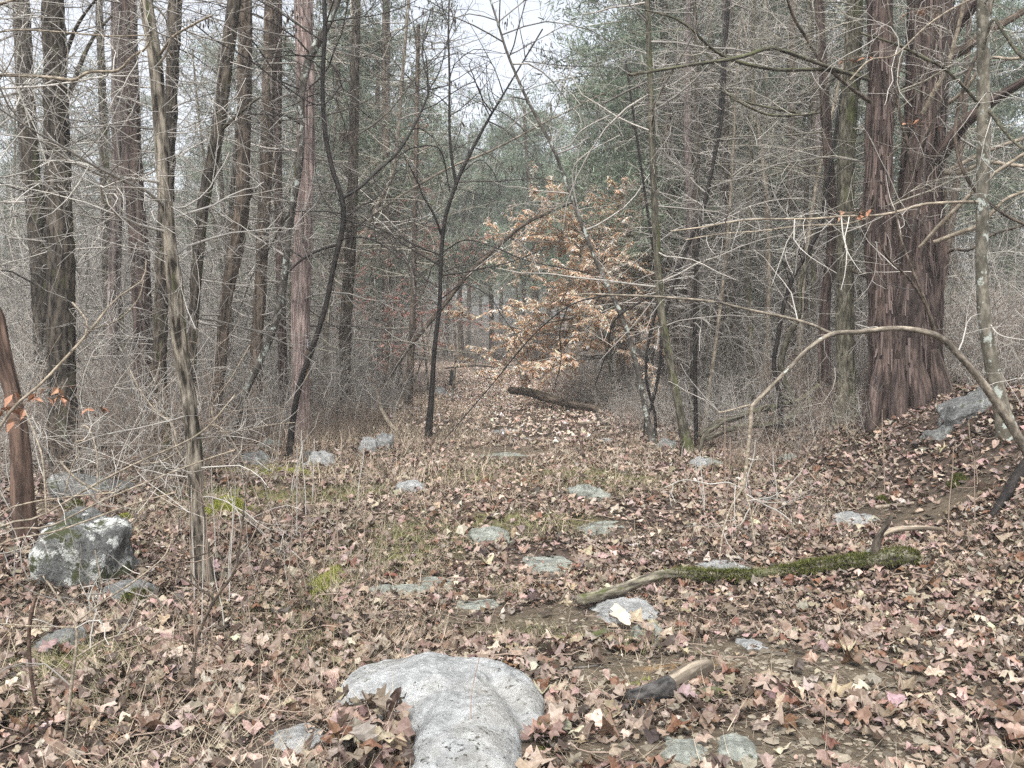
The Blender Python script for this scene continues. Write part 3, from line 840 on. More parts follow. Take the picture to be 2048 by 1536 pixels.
# shaggy bark strips hanging off both stems
rng = np.random.default_rng(3)
b = Bag()
for PRx, n in ((PR, 520), (PR2, 340)):
    k = rng.integers(8, len(PRx) - 12, n)
    a = rng.uniform(math.pi * .9, math.pi * 2.1, n)
    r = PRx[k, 3] * 1.01 + .004
    P0 = PRx[k, :3] + np.stack([np.cos(a) * r, np.sin(a) * r, 0 * a], 1)
    Ls = rng.uniform(.08, .34, n)
    out = np.stack([np.cos(a), np.sin(a), 0 * a], 1)
    side = np.stack([-np.sin(a), np.cos(a), 0 * a], 1)
    wd = rng.uniform(.006, .016, n)[:, None]
    lift = rng.uniform(.004, .04, n)[:, None]
    dn = np.array([[0, 0, -1.0]])
    ring = []
    for q, (tt, lf) in enumerate(((0, 0), (.4, .25), (.75, .6), (1., 1.0))):
        c = P0 + dn * (Ls * tt)[:, None] + out * lift * lf
        ww = wd * (1 - .45 * tt)
        ring += [c - side * ww, c + side * ww + out * .004]
    V = np.stack(ring, 1)
    base = (np.arange(n) * 8)[:, None]
    Q = np.concatenate([base + np.array([[2 * q, 2 * q + 1, 2 * q + 3, 2 * q + 2]]) for q in range(3)])
    b.add(V.reshape(-1, 3), Q, np.repeat(rng.random(n), 8))
M['strip'] = mat_tint('loose_bark', (.022, .016, .014), (.17, .128, .113), nscale=6.)
obj('bark_strips', b.mesh('bark_strips', M['strip'], True, CED.location), CED, 'stuff')
Lm = lambda pts, y0, y1, mat='brown', S=10, n2=6, tm='tw_grey', **k: limb(CED, pts, y0, y1, mat, S, n2, 2, tm=tm, **k)
Lm([(1868, 335, 30), (1890, 300, 30), (1920, 258, 27), (1955, 222, 24), (2000, 190, 20), (2060, 155, 17), (2110, 130, 14)], YC - .1, YC - 1.0, 'cedar_red', style='cedar', n2=5)
Lm([(1890, 85, 34), (1905, 55, 38), (1930, 20, 38), (1960, -20, 34), (1990, -70, 30)], YC, YC - .3, 'cedar_red', style='cedar', n2=0)
Lm([(1900, 112, 22), (1930, 98, 20), (1965, 70, 19), (2010, 45, 18), (2070, 10, 14)], YC, YC - .4, 'brown', style='cedar', n2=4)
Lm([(1845, 228, 13), (1870, 180, 13), (1893, 140, 12), (1910, 80, 11), (1925, 20, 10), (1935, -40, 9)], YC - .5, YC - 1.0, 'limbpale', n2=3)
Lm([(1885, 215, 10), (1930, 180, 10), (1975, 120, 9), (2025, 118, 8), (2070, 110, 7)], YC, YC - .9, 'limbpale', n2=6)
Lm([(1870, 345, 12), (1920, 345, 11), (1970, 325, 11), (2020, 330, 10), (2080, 335, 9)], YC, YC - .8, 'limbpale', n2=7)
Lm([(1860, 360, 12), (1910, 335, 12), (1980, 300, 11), (2070, 270, 9)], YC + .2, YC - .4, 'limbpale', n2=7)
Lm([(1840, 495, 10), (1880, 450, 11), (1930, 400, 11), (1985, 350, 10), (2060, 300, 9)], YC - .6, YC - 1.3, 'limbpale', n2=6)
Lm([(1868, 485, 12), (1920, 465, 12), (1960, 450, 11), (2010, 400, 9), (2060, 380, 8)], YC - .2, YC - .8, 'limbpale', n2=6)
Lm([(1873, 520, 13), (1885, 490, 13), (1888, 455, 12), (1884, 420, 10), (1892, 380, 8)], YC + .2, YC + .1, 'brown', n2=3)
Lm([(1878, 525, 8), (1905, 500, 8), (1940, 500, 7), (1985, 470, 6), (2050, 450, 5)], YC + .2, YC - .5, 'brown', n2=5)
Lm([(1735, 155, 10), (1690, 145, 10), (1640, 139, 10), (1560, 140, 9), (1500, 130, 9), (1460, 118, 9), (1420, 95, 8), (1385, 60, 7), (1345, 35, 6), (1290, 20, 4)], YC - .2, YC - 1.6, 'mossy', n2=16, tm='tw_moss')
Lm([(1738, 160, 9), (1690, 145, 9), (1640, 128, 10), (1595, 112, 10), (1560, 100, 10), (1530, 98, 10), (1490, 112, 10), (1440, 122, 9), (1380, 130, 8), (1310, 142, 8), (1258, 150, 8)], YC - .3, YC - 1.9, 'mossy', n2=16, tm='tw_moss')
Lm([(1742, 205, 11), (1700, 175, 9), (1660, 140, 9), (1635, 115, 8), (1612, 75, 8), (1590, 40, 8), (1575, 0, 7), (1570, -40, 6)], YC - .3, YC - 1.0, 'brown', n2=6)
Lm([(1640, 225, 6), (1600, 230, 6), (1540, 230, 6), (1500, 215, 6), (1460, 195, 5)], YC - .8, YC - 1.2, 'mossy', n2=8, tm='tw_moss')
Lm([(1790, 215, 8), (1795, 140, 8), (1790, 80, 8), (1778, 30, 8), (1770, -20, 7)], YC - .6, YC - .7, 'brown', n2=0)
Lm([(1823, 350, 8), (1815, 290, 9), (1800, 230, 9), (1795, 165, 9), (1805, 110, 7)], YC - .6, YC - .8, 'brown', n2=0)
twigs_for(CED, np.random.default_rng(8), PR, **dead(36, (.6, 2.6), (1.5, 6.5), 'tw_grey', 7, solo=14))
twigs_for(CED, np.random.default_rng(9), PR2, **dead(26, (.6, 2.4), (2.0, 6.5), 'tw_moss', 7, solo=10))

# spotted young tree at the right
rt, PR, Y = tree('grey_young_tree', 'smooth greenish grey young tree with pale blotches at the right edge, bent at its foot', 'tree', [(1966, -10, 27), (1967, 150, 28), (1967, 300, 29), (1965, 420, 28), (1964, 560, 27), (1972, 660, 29), (1988, 750, 33), (2004, 820, 38), (2018, 880, 46)], 7.9, 'smooth', 'smooth', S=40, step=.03, tw=[dead(16, (.4, 1.6), (1.5, 5), 'tw_pale', 6)], group=R_)
limb(rt, [(1962, 404, 9), (1925, 404, 8), (1880, 406, 8), (1840, 410, 7.5), (1790, 425, 7.5), (1740, 432, 7), (1690, 432, 6), (1620, 438, 5.5), (1560, 438, 5), (1490, 440, 4.5), (1400, 455, 4), (1340, 462, 3)], Y, Y - .8, 'limbpale', 8, 22, 2, (.25, .9), tm='tw_pale', wig=.1)
limb(rt, [(1740, 434, 5), (1690, 448, 5), (1600, 452, 4.5), (1520, 462, 4), (1440, 468, 3.5), (1370, 480, 3)], Y - .3, Y - .7, 'limbpale', 7, 14, 2, (.25, .8), tm='tw_pale', wig=.1)
limb(rt, [(1968, 220, 9), (1920, 165, 8), (1880, 132, 8), (1850, 118, 7.5), (1800, 92, 7.5), (1760, 78, 6), (1720, 66, 5)], Y, Y - .5, 'mossy', 8, 8, 2, (.25, .8), tm='tw_pale')
limb(rt, [(1970, 210, 9), (2000, 250, 9), (2030, 285, 8), (2080, 320, 8)], Y, Y - .5, 'mossy', 8, 4, 2, (.25, .8), tm='tw_pale')
limb(rt, [(1975, 640, 4), (2000, 670, 4), (2060, 682, 3.5)], Y, Y - .3, 'tw_pale', 6, 2, 1, (.2, .5), tm='tw_pale')
limb(rt, [(1700, 160, 4), (1740, 120, 4.5), (1790, 110, 4.5), (1850, 55, 5), (1900, 20, 5), (1960, -10, 5)], Y - .6, Y - .1, 'limbpale', 7, 8, 2, (.2, .7), tm='tw_pale')
limb(rt, [(1966, 100, 7), (1985, 40, 7), (2010, 70, 8), (2040, 110, 9), (2070, 130, 9)], Y - .1, Y - .4, 'mossy', 8, 2, 2, (.25, .6), tm='tw_pale')
tree('grape_vine', 'brown drooping vine looping in front of the double cedar near the right edge', 'vine', [(1990, -30, 7), (1984, 5, 7), (1963, 85, 8), (1929, 171, 8), (1911, 256, 8), (1920, 325, 8), (1952, 383, 8), (2010, 430, 7), (2070, 470, 7), (2120, 600, 8), (2140, 900, 8)], 8.4, 'brown', 'smooth', S=10, top=1.5)

# arched bent sapling on the right, its tip hanging to the ground
YA = 7.2
g = gnd(2052, 900)
rt = root('bent_sapling', 'pale bare sapling bent in an arch, its fork hanging down to the leaves', 'sapling', tuple(g))
limb(rt, [(2075, 940, 22), (2040, 880, 20), (1990, 800, 20), (1940, 735, 19), (1900, 692, 18), (1875, 672, 18), (1830, 660, 15), (1780, 657, 14), (1720, 664, 13), (1665, 668, 13), (1620, 695, 12), (1575, 740, 11), (1540, 775, 11), (1505, 812, 11), (1500, 822, 9)], 6.9, 6.65, 'limbgrey', 12, 5, 2, (.3, .9), tm='tw_pale', name='stem', K=90, style=None)
limb(rt, [(1503, 812, 11), (1501, 850, 11), (1495, 910, 10), (1488, 970, 10), (1484, 985, 8)], 6.65, 6.6, 'limbpale', 8, 2, 1, (.2, .5), tm='tw_pale')
limb(rt, [(1662, 667, 9), (1620, 648, 8), (1560, 632, 8), (1500, 620, 7), (1430, 604, 7), (1350, 596, 6.5), (1290, 592, 6), (1230, 590, 6), (1180, 588, 5), (1150, 590, 4)], 6.85, 7.6, 'limbgrey', 8, 10, 2, (.3, 1.0), tm='tw_grey', K=40)
limb(rt, [(1870, 668, 8), (1850, 610, 7), (1820, 560, 7), (1780, 520, 6), (1755, 480, 5)], 6.95, 6.7, 'brown', 8, 3, 1)
limb(rt, [(1874, 670, 8), (1850, 600, 7), (1825, 540, 7), (1800, 470, 6), (1790, 410, 5)], 6.95, 7.1, 'brown', 8, 3, 1)
limb(rt, [(1486, 975, 6), (1462, 1015, 6), (1447, 1060, 6), (1440, 1110, 5.5), (1437, 1160, 5)], 6.6, 6.2, 'limbpale', 7, 4, 1, (.2, .6), tm='tw_pale')
limb(rt, [(1488, 978, 6), (1500, 1020, 6), (1508, 1075, 6), (1515, 1120, 5.5), (1522, 1150, 5)], 6.6, 6.3, 'limbpale', 7, 4, 1, (.2, .6), tm='tw_pale')
limb(rt, [(1484, 978, 4), (1455, 965, 4), (1420, 968, 4), (1370, 960, 3), (1330, 975, 2.5)], 6.6, 6.4, 'tw_pale', 6, 3, 1, (.2, .5))
limb(rt, [(1488, 985, 4), (1520, 1005, 4), (1560, 1025, 4), (1590, 1050, 3)], 6.6, 6.3, 'tw_grey', 6, 3, 1, (.2, .5))
limb(rt, [(1500, 810, 6), (1480, 815, 5), (1455, 822, 4.5), (1435, 825, 4)], 6.65, 6.6, 'limbpale', 6, 2, 1, (.2, .5))

limb(rt, [(1232, 588, 5), (1150, 606, 4.5), (1090, 648, 4), (1040, 700, 4), (985, 768, 3.5), (930, 832, 3), (888, 880, 2.5)], 7.55, 7.9, 'black', 6, 4, 1, (.2, .6), tm='tw_dark')
limb(rt, [(1136, 612, 4), (1120, 660, 3.5), (1122, 720, 3), (1110, 770, 2.5)], 7.6, 7.6, 'black', 6, 3, 1, (.2, .5), tm='tw_dark')
limb(rt, [(1300, 592, 5), (1230, 640, 4.5), (1215, 700, 4), (1190, 770, 3)], 7.5, 7.6, 'black', 6, 3, 1, (.2, .5), tm='tw_dark')

# mossy roots and loops at the foot of the right bank
g = gnd(1480, 880)
rt = root('mossy_vines', 'mossy looping old vines and roots tangled at the foot of the right bank', 'vine', tuple(g))
for pts, y in (([(1398, 872, 18), (1430, 850, 15), (1470, 836, 16), (1510, 822, 15), (1560, 812, 14), (1600, 800, 13), (1640, 770, 14)], 12.2), ([(1410, 880, 14), (1450, 862, 14), (1490, 852, 15), (1540, 850, 13), (1590, 830, 16), (1625, 800, 18)], 12.0), ([(1515, 845, 9), (1520, 820, 10), (1535, 812, 10), (1548, 822, 10), (1545, 845, 9), (1530, 850, 9)], 11.9), ([(1400, 915, 12), (1402, 890, 13), (1412, 868, 12), (1440, 850, 10)], 12.0), ([(1560, 790, 11), (1580, 800, 12), (1600, 815, 12), (1625, 805, 12)], 12.1), ([(1470, 850, 8), (1490, 875, 8), (1480, 900, 7), (1460, 915, 6)], 11.8)):
    limb(rt, pts, y, y, 'mossy', 12, 2, 1, (.2, .6), name='root', style='smooth')

# the broken stub at the left edge
rt, PR, Y = tree('broken_snag', 'rotten reddish broken tree stub cut off by the left edge', 'stump', [(-14, 604, 14), (-6, 640, 32), (8, 720, 36), (26, 790, 36), (40, 880, 44)], 6.6, 'rot', 'cedar', S=48, step=.02, top=0, tw=None)
# pale branch that reaches in from a young tree just outside the frame
rt, PR, Y = tree('young_tree', 'pale grey crooked branch reaching in from the upper left edge', 'tree', [(-150, -60, 20), (-140, 300, 22), (-150, 700, 24), (-160, 1150, 30)], 5.0, 'smooth', 'smooth', S=20, tw=[dead(10, (.5, 1.4), (1.6, 3.6), 'tw_pale', 7)])
limb(rt, [(-142, 190, 12), (-80, 150, 11), (0, 150, 9.5), (60, 152, 9), (120, 157, 8.5), (150, 160, 8.5), (178, 144, 7.5), (235, 141, 6.5), (262, 115, 6), (290, 98, 6), (300, 80, 4)], 5.0, 4.7, 'limbpale', 10, 9, 2, (.2, .7), tm='tw_pale', K=40)
limb(rt, [(-140, 60, 9), (-60, 30, 8), (0, 8, 8), (40, -5, 6), (90, -30, 5)], 5.0, 4.7, 'limbpale', 8, 4, 2, (.2, .7), tm='tw_pale')
limb(rt, [(-140, 90, 6), (-40, 70, 5), (40, 60, 4.5), (120, 64, 4.5), (220, 72, 4), (300, 70, 3.5)], 5.0, 5.3, 'limbpale', 7, 8, 2, (.2, .7), tm='tw_pale')
rt, PR, Y = CEDAR_PALE
# dark dry pods and leaves that hang in the tops of the two dark saplings
def pods(rt, spots, Y, n, seed):
    rng = np.random.default_rng(seed)
    b = Bag()
    for (px, py, sx, sy) in spots:
        for q in range(n):
            c = at(px + rng.normal() * sx, py + rng.normal() * sy, Y + rng.normal() * .35)
            L, w = rng.uniform(.05, .11), rng.uniform(.006, .013)
            a = rng.uniform(0, 3.14)
            e = np.array([math.cos(a), math.sin(a), 0]) * w
            d = np.array([rng.normal() * .12, rng.normal() * .12, -1.]) * L
            b.add(np.array([c, c + d * .45 - e, c + d, c + d * .45 + e, c + d * .5 + np.array([e[1], -e[0], 0])]), np.array([[0, 1, 4], [0, 4, 3], [4, 1, 2], [3, 4, 2]]), np.full(5, rng.random()))
    obj('pods', b.mesh('pods', M['pod'], False, rt.location), rt, 'stuff')


M['pod'] = mat_tint('dry_pod', (.018, .013, .011), (.085, .062, .05))
pods(BLK[0], [(620, 25, 40, 30), (590, 60, 25, 20), (400, 45, 25, 10), (840, 60, 40, 35), (700, 265, 14, 8)], BLK[1], 26, 1)
pods(DRK[0], [(905, 70, 30, 40), (900, 150, 25, 35), (870, 30, 40, 25), (950, 200, 20, 25), (1012, 40, 8, 12), (935, 240, 25, 20), (1075, 90, 15, 6), (1030, 330, 40, 6)], DRK[1], 22, 2)
# the painted trail blaze lies on the bark of the pale cedar
for (a, b_, w, name, c) in ((678, 696, 8, 'white_blaze', (.62, .64, .66)), (700, 760, 7, 'yellow_stain', (.26, .17, .06))):
    rows = np.linspace(a, b_, 9)
    V, Qs = [], []
    for r_ in rows:
        k = np.argmin(np.abs(PR[:, 2] - at(615, r_, Y)[2]))
        c0, rad = PR[k, :3], PR[k, 3] * 1.05 + .006
        half = wid(w, Y) / rad / 2 * (1 + .35 * math.sin(r_ * 1.7))
        for t_ in np.linspace(-half, half, 7):
            an = math.radians(-40) + t_
            V.append(c0 + np.array([math.cos(an) * rad, math.sin(an) * rad, at(615, r_, Y)[2] - c0[2]]))
    for i in range(8):
        for j in range(6):
            Qs.append([i * 7 + j, i * 7 + j + 1, i * 7 + j + 8, i * 7 + j + 7])
    mm, t, bs = NT(name)
    n = noise(t, nd(t, 'ShaderNodeNewGeometry').outputs['Position'], 40., 4)
    t.links.new(ramp(t, n, [(.36, tuple(x * .5 for x in c)), (.5, c)]), bs.inputs['Base Color'])
    obj('blaze' if name == 'white_blaze' else 'stain', mesh_np(name, np.array(V) - np.asarray(rt.location), [np.array(Qs)], [mm]), rt)

# ------------------------------------------------------------------ stones
def rock_mesh(name, Wd, Dp, Ht, seed, mat, p=2.6, rough=.12, strata=.0, nu=72, nv=30, tilt=0., rot=0.):
    u = np.linspace(0, 2 * math.pi, nu, endpoint=False)
    v = np.linspace(-.45, math.pi / 2, nv)
    U, V = np.meshgrid(u, v)
    dx, dy, dz = np.cos(V) * np.cos(U), np.cos(V) * np.sin(U), np.sin(V)
    r = (np.abs(dx) ** p + np.abs(dy) ** p + np.abs(dz) ** p) ** (-1 / p)
    n = fbm(dx * 1.5 + seed, dy * 1.5 + seed * .7, dz * 1.5, 4)
    r = r * (1 + rough * 2.2 * n)
    x, y, z = r * dx * Wd / 2, r * dy * Dp / 2, r * dz * Ht
    if strata:
        q = Ht / 3.2
        z = z * (1 - strata) + strata * (np.round(z / q + .6 * n) * q)
    f = fbm(x * 9 + seed, y * 9, z * 9 + seed, 3)
    k = min(Wd, Dp, Ht * 2) * .05
    x, y, z = x + f * k * dx, y + f * k * dy, z + f * k
    z = z + tilt * x
    c, s = math.cos(rot), math.sin(rot)
    x, y = c * x - s * y, s * x + c * y
    Vt = np.stack([x, y, z], -1).reshape(-1, 3)
    i = np.arange(nv - 1)[:, None] * nu
    j = np.arange(nu)[None, :]
    j2 = (j + 1) % nu
    Q = np.stack([i + j, i + j2, i + nu + j2, i + nu + j], -1).reshape(-1, 4)
    return mesh_np(name, Vt, [Q], [M[mat]], True)


def rock(label, px, pyf, w, Ht, Dp, mat='rock_g', name='stone', cat='stone', p=2.3, rough=.22, strata=.35, seed=0, tilt=0., rot=0., group='flat stones in the path', sink=.02):
    g = gnd(px, pyf)
    Wd = wid(w, g[1])
    Ht = Ht * (.9 if cat == 'stone' else 1.)
    cy = g[1] + Dp * .5
    x = g[0] * cy / g[1] if abs(g[0]) > .1 else g[0]
    o = obj(name, rock_mesh(name, Wd, Dp, Ht, seed + px * .013, mat, p, rough, strata, tilt=tilt, rot=rot))
    o.location = (x, cy, float(h(x, cy)) - sink - (.22 * Ht if cat == 'stone' else 0))
    tag(o, label, cat, group)
    KEEP_OUT.append((x, cy, Wd / 2 * .95, Dp / 2 * 1.05, .9))
    return o


# the big pale rock in the foreground, outlined on the ground and domed
def big_rock():
    out = [(655, 1392), (690, 1362), (738, 1344), (800, 1340), (870, 1343), (930, 1343), (985, 1346), (1040, 1365), (1082, 1395), (1100, 1450), (1080, 1500), (1048, 1515), (1056, 1570), (1050, 1650), (985, 1720), (890, 1730), (810, 1660), (790, 1585), (826, 1530), (832, 1500), (796, 1470), (758, 1446), (712, 1428), (684, 1418)]
    P = []
    for a, b_ in out:
        d = np.array([(a - CX) / F, CA + (CY - b_) / F * SA, -SA + (CY - b_) / F * CA])
        t = (EYE - .06) / -d[2]
        P.append([d[0] * t, d[1] * t])
    P = np.array(P)
    c = np.array([-.18, 3.86])
    th = np.arctan2(P[:, 1] - c[1], P[:, 0] - c[0])
    rr = np.hypot(P[:, 1] - c[1], P[:, 0] - c[0])
    o = np.argsort(th)
    th, rr = th[o], rr[o]
    nu, nv = 300, 90
    u = np.linspace(-math.pi, math.pi, nu, endpoint=False)
    R = np.interp(u, np.r_[th - 2 * math.pi, th, th + 2 * math.pi], np.r_[rr, rr, rr])
    k = np.ones(9) / 9
    R = np.convolve(np.r_[R[-8:], R, R[:8]], k, 'same')[8:-8]
    rho = np.linspace(0, 1, nv) ** .8
    X = c[0] + np.outer(rho, R * np.cos(u))
    Yy = c[1] + np.outer(rho, R * np.sin(u))
    prof = (1 - rho ** 3.2) ** .62
    Z = .155 * prof[:, None] - .10 * sstep((rho[:, None] - .9) / .1)
    Z = Z * (1 + .25 * fbm(X * 1.6 + 7, Yy * 1.6, 0, 3)) + .05 * fbm(X * 3.2, Yy * 3.2, 3, 4) * prof[:, None] + .012 * fbm(X * 14, Yy * 14, 1, 3) + .006 * fbm(X * 34, Yy * 34, 2, 3) - .022 * np.abs(fbm((X * .8 + Yy * .6) * 5, (Yy * .8 - X * .6) * 1.6, 8, 3)) * prof[:, None]
    # a shallow groove that parts the front lobe from the body
    d = np.abs((X + .03) * .92 + (Yy - 3.66) * .38)
    Z -= .045 * np.exp(-(d / .05) ** 2) * sstep((3.95 - Yy) / .25) * sstep((X + .2) / .2)
    Z += float(h(c[0], c[1])) - .015
    i = np.arange(nv - 1)[:, None] * nu
    j = np.arange(nu)[None, :]
    j2 = (j + 1) % nu
    Q = np.stack([i + j, i + nu + j, i + nu + j2, i + j2], -1).reshape(-1, 4)
    off = np.array([c[0], c[1], float(h(*c))])
    me = mesh_np('boulder', np.stack([X, Yy, Z], -1).reshape(-1, 3) - off, [Q], [mat_rock('pale_boulder', (.17, .176, .172), (.43, .442, .435), .12, .2, 1.3, stain=.3)])
    ob = obj('boulder', me)
    ob.location = off
    tag(ob, 'big smooth pale grey boulder half sunk in leaves at the front of the path', 'boulder')
    return c, u, R


BR = big_rock()


def in_big_rock(x, y):
    c, u, R = BR
    a = np.arctan2(y - c[1], x - c[0])
    return np.hypot(x - c[0], y - c[1]) < np.interp(a, u, R, period=2 * math.pi) * .97


rock('rounded boulder blotched with white lichen at left, leaning on mossy stones', 168, 1182, 178, .36, .5, 'rock_w', 'boulder', 'boulder', 4.2, .15, .22, 3, group=None)
rock('low mossy stone tucked under the right side of the lichen boulder', 265, 1205, 110, .14, .3, 'rock_b', rough=.16, group=None)
rock('long dark slab of rock lying behind the lichen boulder', 185, 1000, 160, .17, .6, 'rock_b', 'boulder', 'boulder', 3.4, .12, .5, 8, tilt=-.18, group=None)
rock('small grey stone at far left front, half under leaves', 118, 1310, 110, .08, .25, 'rock_b', group=None)
rock('flat grey stone lower left of the big pale boulder', 575, 1515, 150, .05, .3, 'rock', strata=.5)
S_ = 'flat stones in the path'
rock('broad wrinkled grey stone in mid path below the dark stick', 978, 1090, 108, .12, .42, 'rock_g', seed=2)
rock('thin grey ledge right of the broad wrinkled stone', 1205, 1068, 130, .06, .4, 'rock_g', strata=.6, rot=.25)
rock('grey ledge slab streaked with leaves under the middle stick', 1080, 1150, 150, .05, .55, 'rock_g', strata=.6, rot=.35)
rock('left half of the low green-grey ledge in front of mid path', 790, 1200, 150, .07, .35, 'rock_g', strata=.6, rot=.1)
rock('small pale stone lapping the low green-grey ledge', 855, 1195, 60, .09, .16, 'rock_g')
rock('right half of the low green-grey ledge in front of mid path', 868, 1182, 90, .06, .3, 'rock_g', strata=.6)
rock('flat mossy green stone beside the bare clay patch', 955, 1225, 96, .05, .3, 'rock_g', strata=.5, rot=.2)
rock('long bluish ledge running under the mossy fallen limb', 1245, 1250, 165, .08, .42, 'rock', strata=.6, rot=.45, tilt=.06)
rock('flat bluish stone behind the mossy limb, at its middle', 1430, 1165, 175, .05, .5, 'rock', strata=.6, rot=.25, tilt=.05)
rock('low angular greenish block of stone right of path centre', 1175, 1000, 86, .16, .35, 'rock_g', p=3.5, strata=.5)
rock('small flat stone left of path among dried grass', 820, 985, 66, .12, .3, 'rock', p=3., seed=4)
rock('pair stone, the left and darker of two pale stones in the left verge', 735, 905, 42, .22, .35, 'rock', p=2.8, seed=7, group='stones in the left verge')
rock('pair stone, the right and whiter of two pale stones in the left verge', 768, 900, 40, .26, .35, 'rock', p=3.4, seed=9, group='stones in the left verge')
rock('white flat ledge farthest along the path', 1010, 868, 62, .06, .8, 'rock', strata=.5)
rock('pale flat ledge in the path just nearer than the farthest white one', 1045, 885, 80, .05, .9, 'rock', strata=.5, rot=.2)
rock('wide wet ledge across the path with leaves on it', 1010, 918, 170, .04, 1.0, 'rock_g', strata=.5)
rock('slanted grey rock leaning on the right bank by the bent young tree', 1936, 845, 104, .19, .45, 'rock_b', 'boulder', 'boulder', 4., .14, .5, 5, tilt=.38, group=None)
rock('dark flat rock in the right bank below the slanted grey one', 1880, 885, 60, .12, .4, 'rock_b', tilt=.15, group=None)
rock('flat blue-grey stone on the right slope with a crack across it', 1715, 1052, 120, .08, .36, 'rock', strata=.5, rot=.35, tilt=.1, group=None)
rock('small pointed stone behind the mossy end of the fallen limb', 1755, 1128, 46, .12, .2, 'rock', group=None)
rock('bluish chip of stone on the leaves at lower right', 1505, 1305, 66, .05, .2, 'rock', rot=.5)
rock('curved pale stone half buried below the long bluish ledge', 1300, 1285, 90, .09, .25, 'rock_g', p=2.1)
rock('left of two flat yellow stones at the bottom edge', 1365, 1535, 110, .05, .25, 'rock_g')
rock('right of two flat yellow stones at the bottom edge', 1470, 1528, 110, .05, .25, 'rock_g')
rock('thin pale shard in the gravel at right front', 1750, 1372, 64, .03, .15, 'rock_g')
rock('second pale shard in the gravel below the first', 1690, 1400, 60, .03, .15, 'rock_g', rot=.5)
for k, (px, py, w, hh) in enumerate([(640, 935, 60, .2), (515, 930, 70, .14), (540, 900, 60, .18), (650, 855, 46, .16), (620, 920, 40, .15), (290, 880, 80, .2), (1215, 885, 40, .1), (1330, 900, 46, .15), (1420, 935, 60, .12), (1400, 940, 50, .18), (1540, 1010, 110, .06), (1580, 925, 46, .1), (880, 790, 34, .3), (500, 920, 40, .1), (700, 835, 20, .25)]):
    rock(['lichen stone, near one of those in the left verge', 'mossy slab beside the curved grey sapling', 'pale slab behind the mossy slab by the curved sapling', 'flat white-topped stone behind the pale cedar', 'little stone at the foot of the black sapling', 'grey stone seen through brush behind the pale flaky tree', 'small pale stone at the right verge by the spotted sapling', 'stone at the foot of the vine-wrapped tree', 'grey mossy stone below the mossy looping vines', 'dark mossy stone left below the looping vines', 'thin slab on the open leaves below the right bank', 'small stone in the bank under the straight mossy trunk', 'grey stone at the left verge far along the path', 'low stone left of the mossy slab', 'white stone at the foot of the far dark cedar'][k], px, py, w, hh, .4, ['rock', 'rock_b', 'rock_g'][k % 3], seed=k * 3.1, group='stones in the brush')


# ------------------------------------------------------------------ logs, limbs and sticks on the ground
def lying(name, label, cat, pts, mat='log', style='dark', S=24, lift=.0, group=None, K=60):
    """a log lying on the ground: traced on the ground, raised by its own radius"""
    W = []
    for p in pts:
        g = gnd(p[0], p[1])
        r = wid(p[2], g[1]) / 2
        W.append([g[0], g[1], g[2] + r * .75 + (p[3] if len(p) > 3 else lift), r])
    PR = catmull(np.array(W), K)
    off = tuple(PR[0, :3])
    rt = root(name, label, cat, off, group)
    obj('trunk' if 'log' in name else 'shaft', trunk_mesh(name, PR, M[mat], off, style, S, 1), rt)
    return rt, PR


rt, PR = lying('mossy_limb', 'long fallen limb cloaked in moss at its thick right end, stub upright', 'fallen branch', [(1158, 1226, 22, .05), (1230, 1210, 23, .06), (1290, 1190, 22, .07), (1345, 1174, 21, .06), (1440, 1170, 20, .03), (1540, 1165, 21, .03), (1640, 1150, 22, .03), (1730, 1142, 25, .03), (1800, 1138, 36, .03), (1832, 1134, 20, .03)], 'mossyflaky', 'dark', 30, K=110)
g = PR[-14, :3]
W = np.array([[g[0], g[1], g[2], .03], [g[0] + .03, g[1], g[2] + .13, .026], [g[0] + .075, g[1] - .01, g[2] + .22, .02], [g[0] + .11, g[1] - .02, g[2] + .30, .012]])
obj('stub', trunk_mesh('stub', catmull(W, 20), M['dark'], rt.location, 'dark', 14, 1), rt)
W = np.array([[g[0] + .035, g[1], g[2] + .15, .016], [g[0] + .12, g[1] - .03, g[2] + .20, .017], [g[0] + .28, g[1] - .05, g[2] + .215, .015], [g[0] + .42, g[1] - .05, g[2] + .205, .012]])
obj('stub', trunk_mesh('stub', catmull(W, 20), M['log'], rt.location, 'smooth', 12, 1), rt)


def moss_tufts(name, P, N, rng, mat, L=(.008, .03), parent=None, off=(0, 0, 0), kind='stuff', tint=None, wd=.0028):
    """short upright moss blades at points P with normals N"""
    n = len(P)
    d = nrm(N + .55 * rng.normal(size=(n, 3)))
    ln = rng.uniform(L[0], L[1], n)[:, None]
    sd = nrm(np.cross(d, rng.normal(size=(n, 3))))
    V = np.stack([P - sd * wd, P + sd * wd, P + d * ln], 1).reshape(-1, 3)
    T = np.arange(n * 3).reshape(-1, 3)
    tt = np.repeat(rng.random(n) if tint is None else tint, 3)
    me = mesh_np(name, V - np.asarray(off), [T], [mat], False, {'tint': tt})
    return obj(name, me, parent, kind)


rng = np.random.default_rng(21)
M['mossdark'] = mat_tint('dark_moss', (.02, .026, .006), (.15, .16, .04), nscale=14.)
n = 17000
k = rng.integers(int(len(PR) * .30), len(PR), n)
keep = (vnoise(PR[k, 0] * 5, PR[k, 1] * 3, 1.) * 1.2 - .02 + 1.3 * (k / len(PR) - .58) + rng.normal(size=n) * .3) > 0
k = k[keep]
a = rng.uniform(-.5, math.pi + .9, len(k))
nn = np.stack([0 * a, -np.cos(a), np.sin(a)], 1)
moss_tufts('moss', PR[k, :3] + np.stack([rng.uniform(-.02, .02, len(k)), 0 * a, 0 * a], 1) + nn * PR[k, 3][:, None] * 1.0, nn, rng, M['mossdark'], (.012, .045), rt, rt.location)

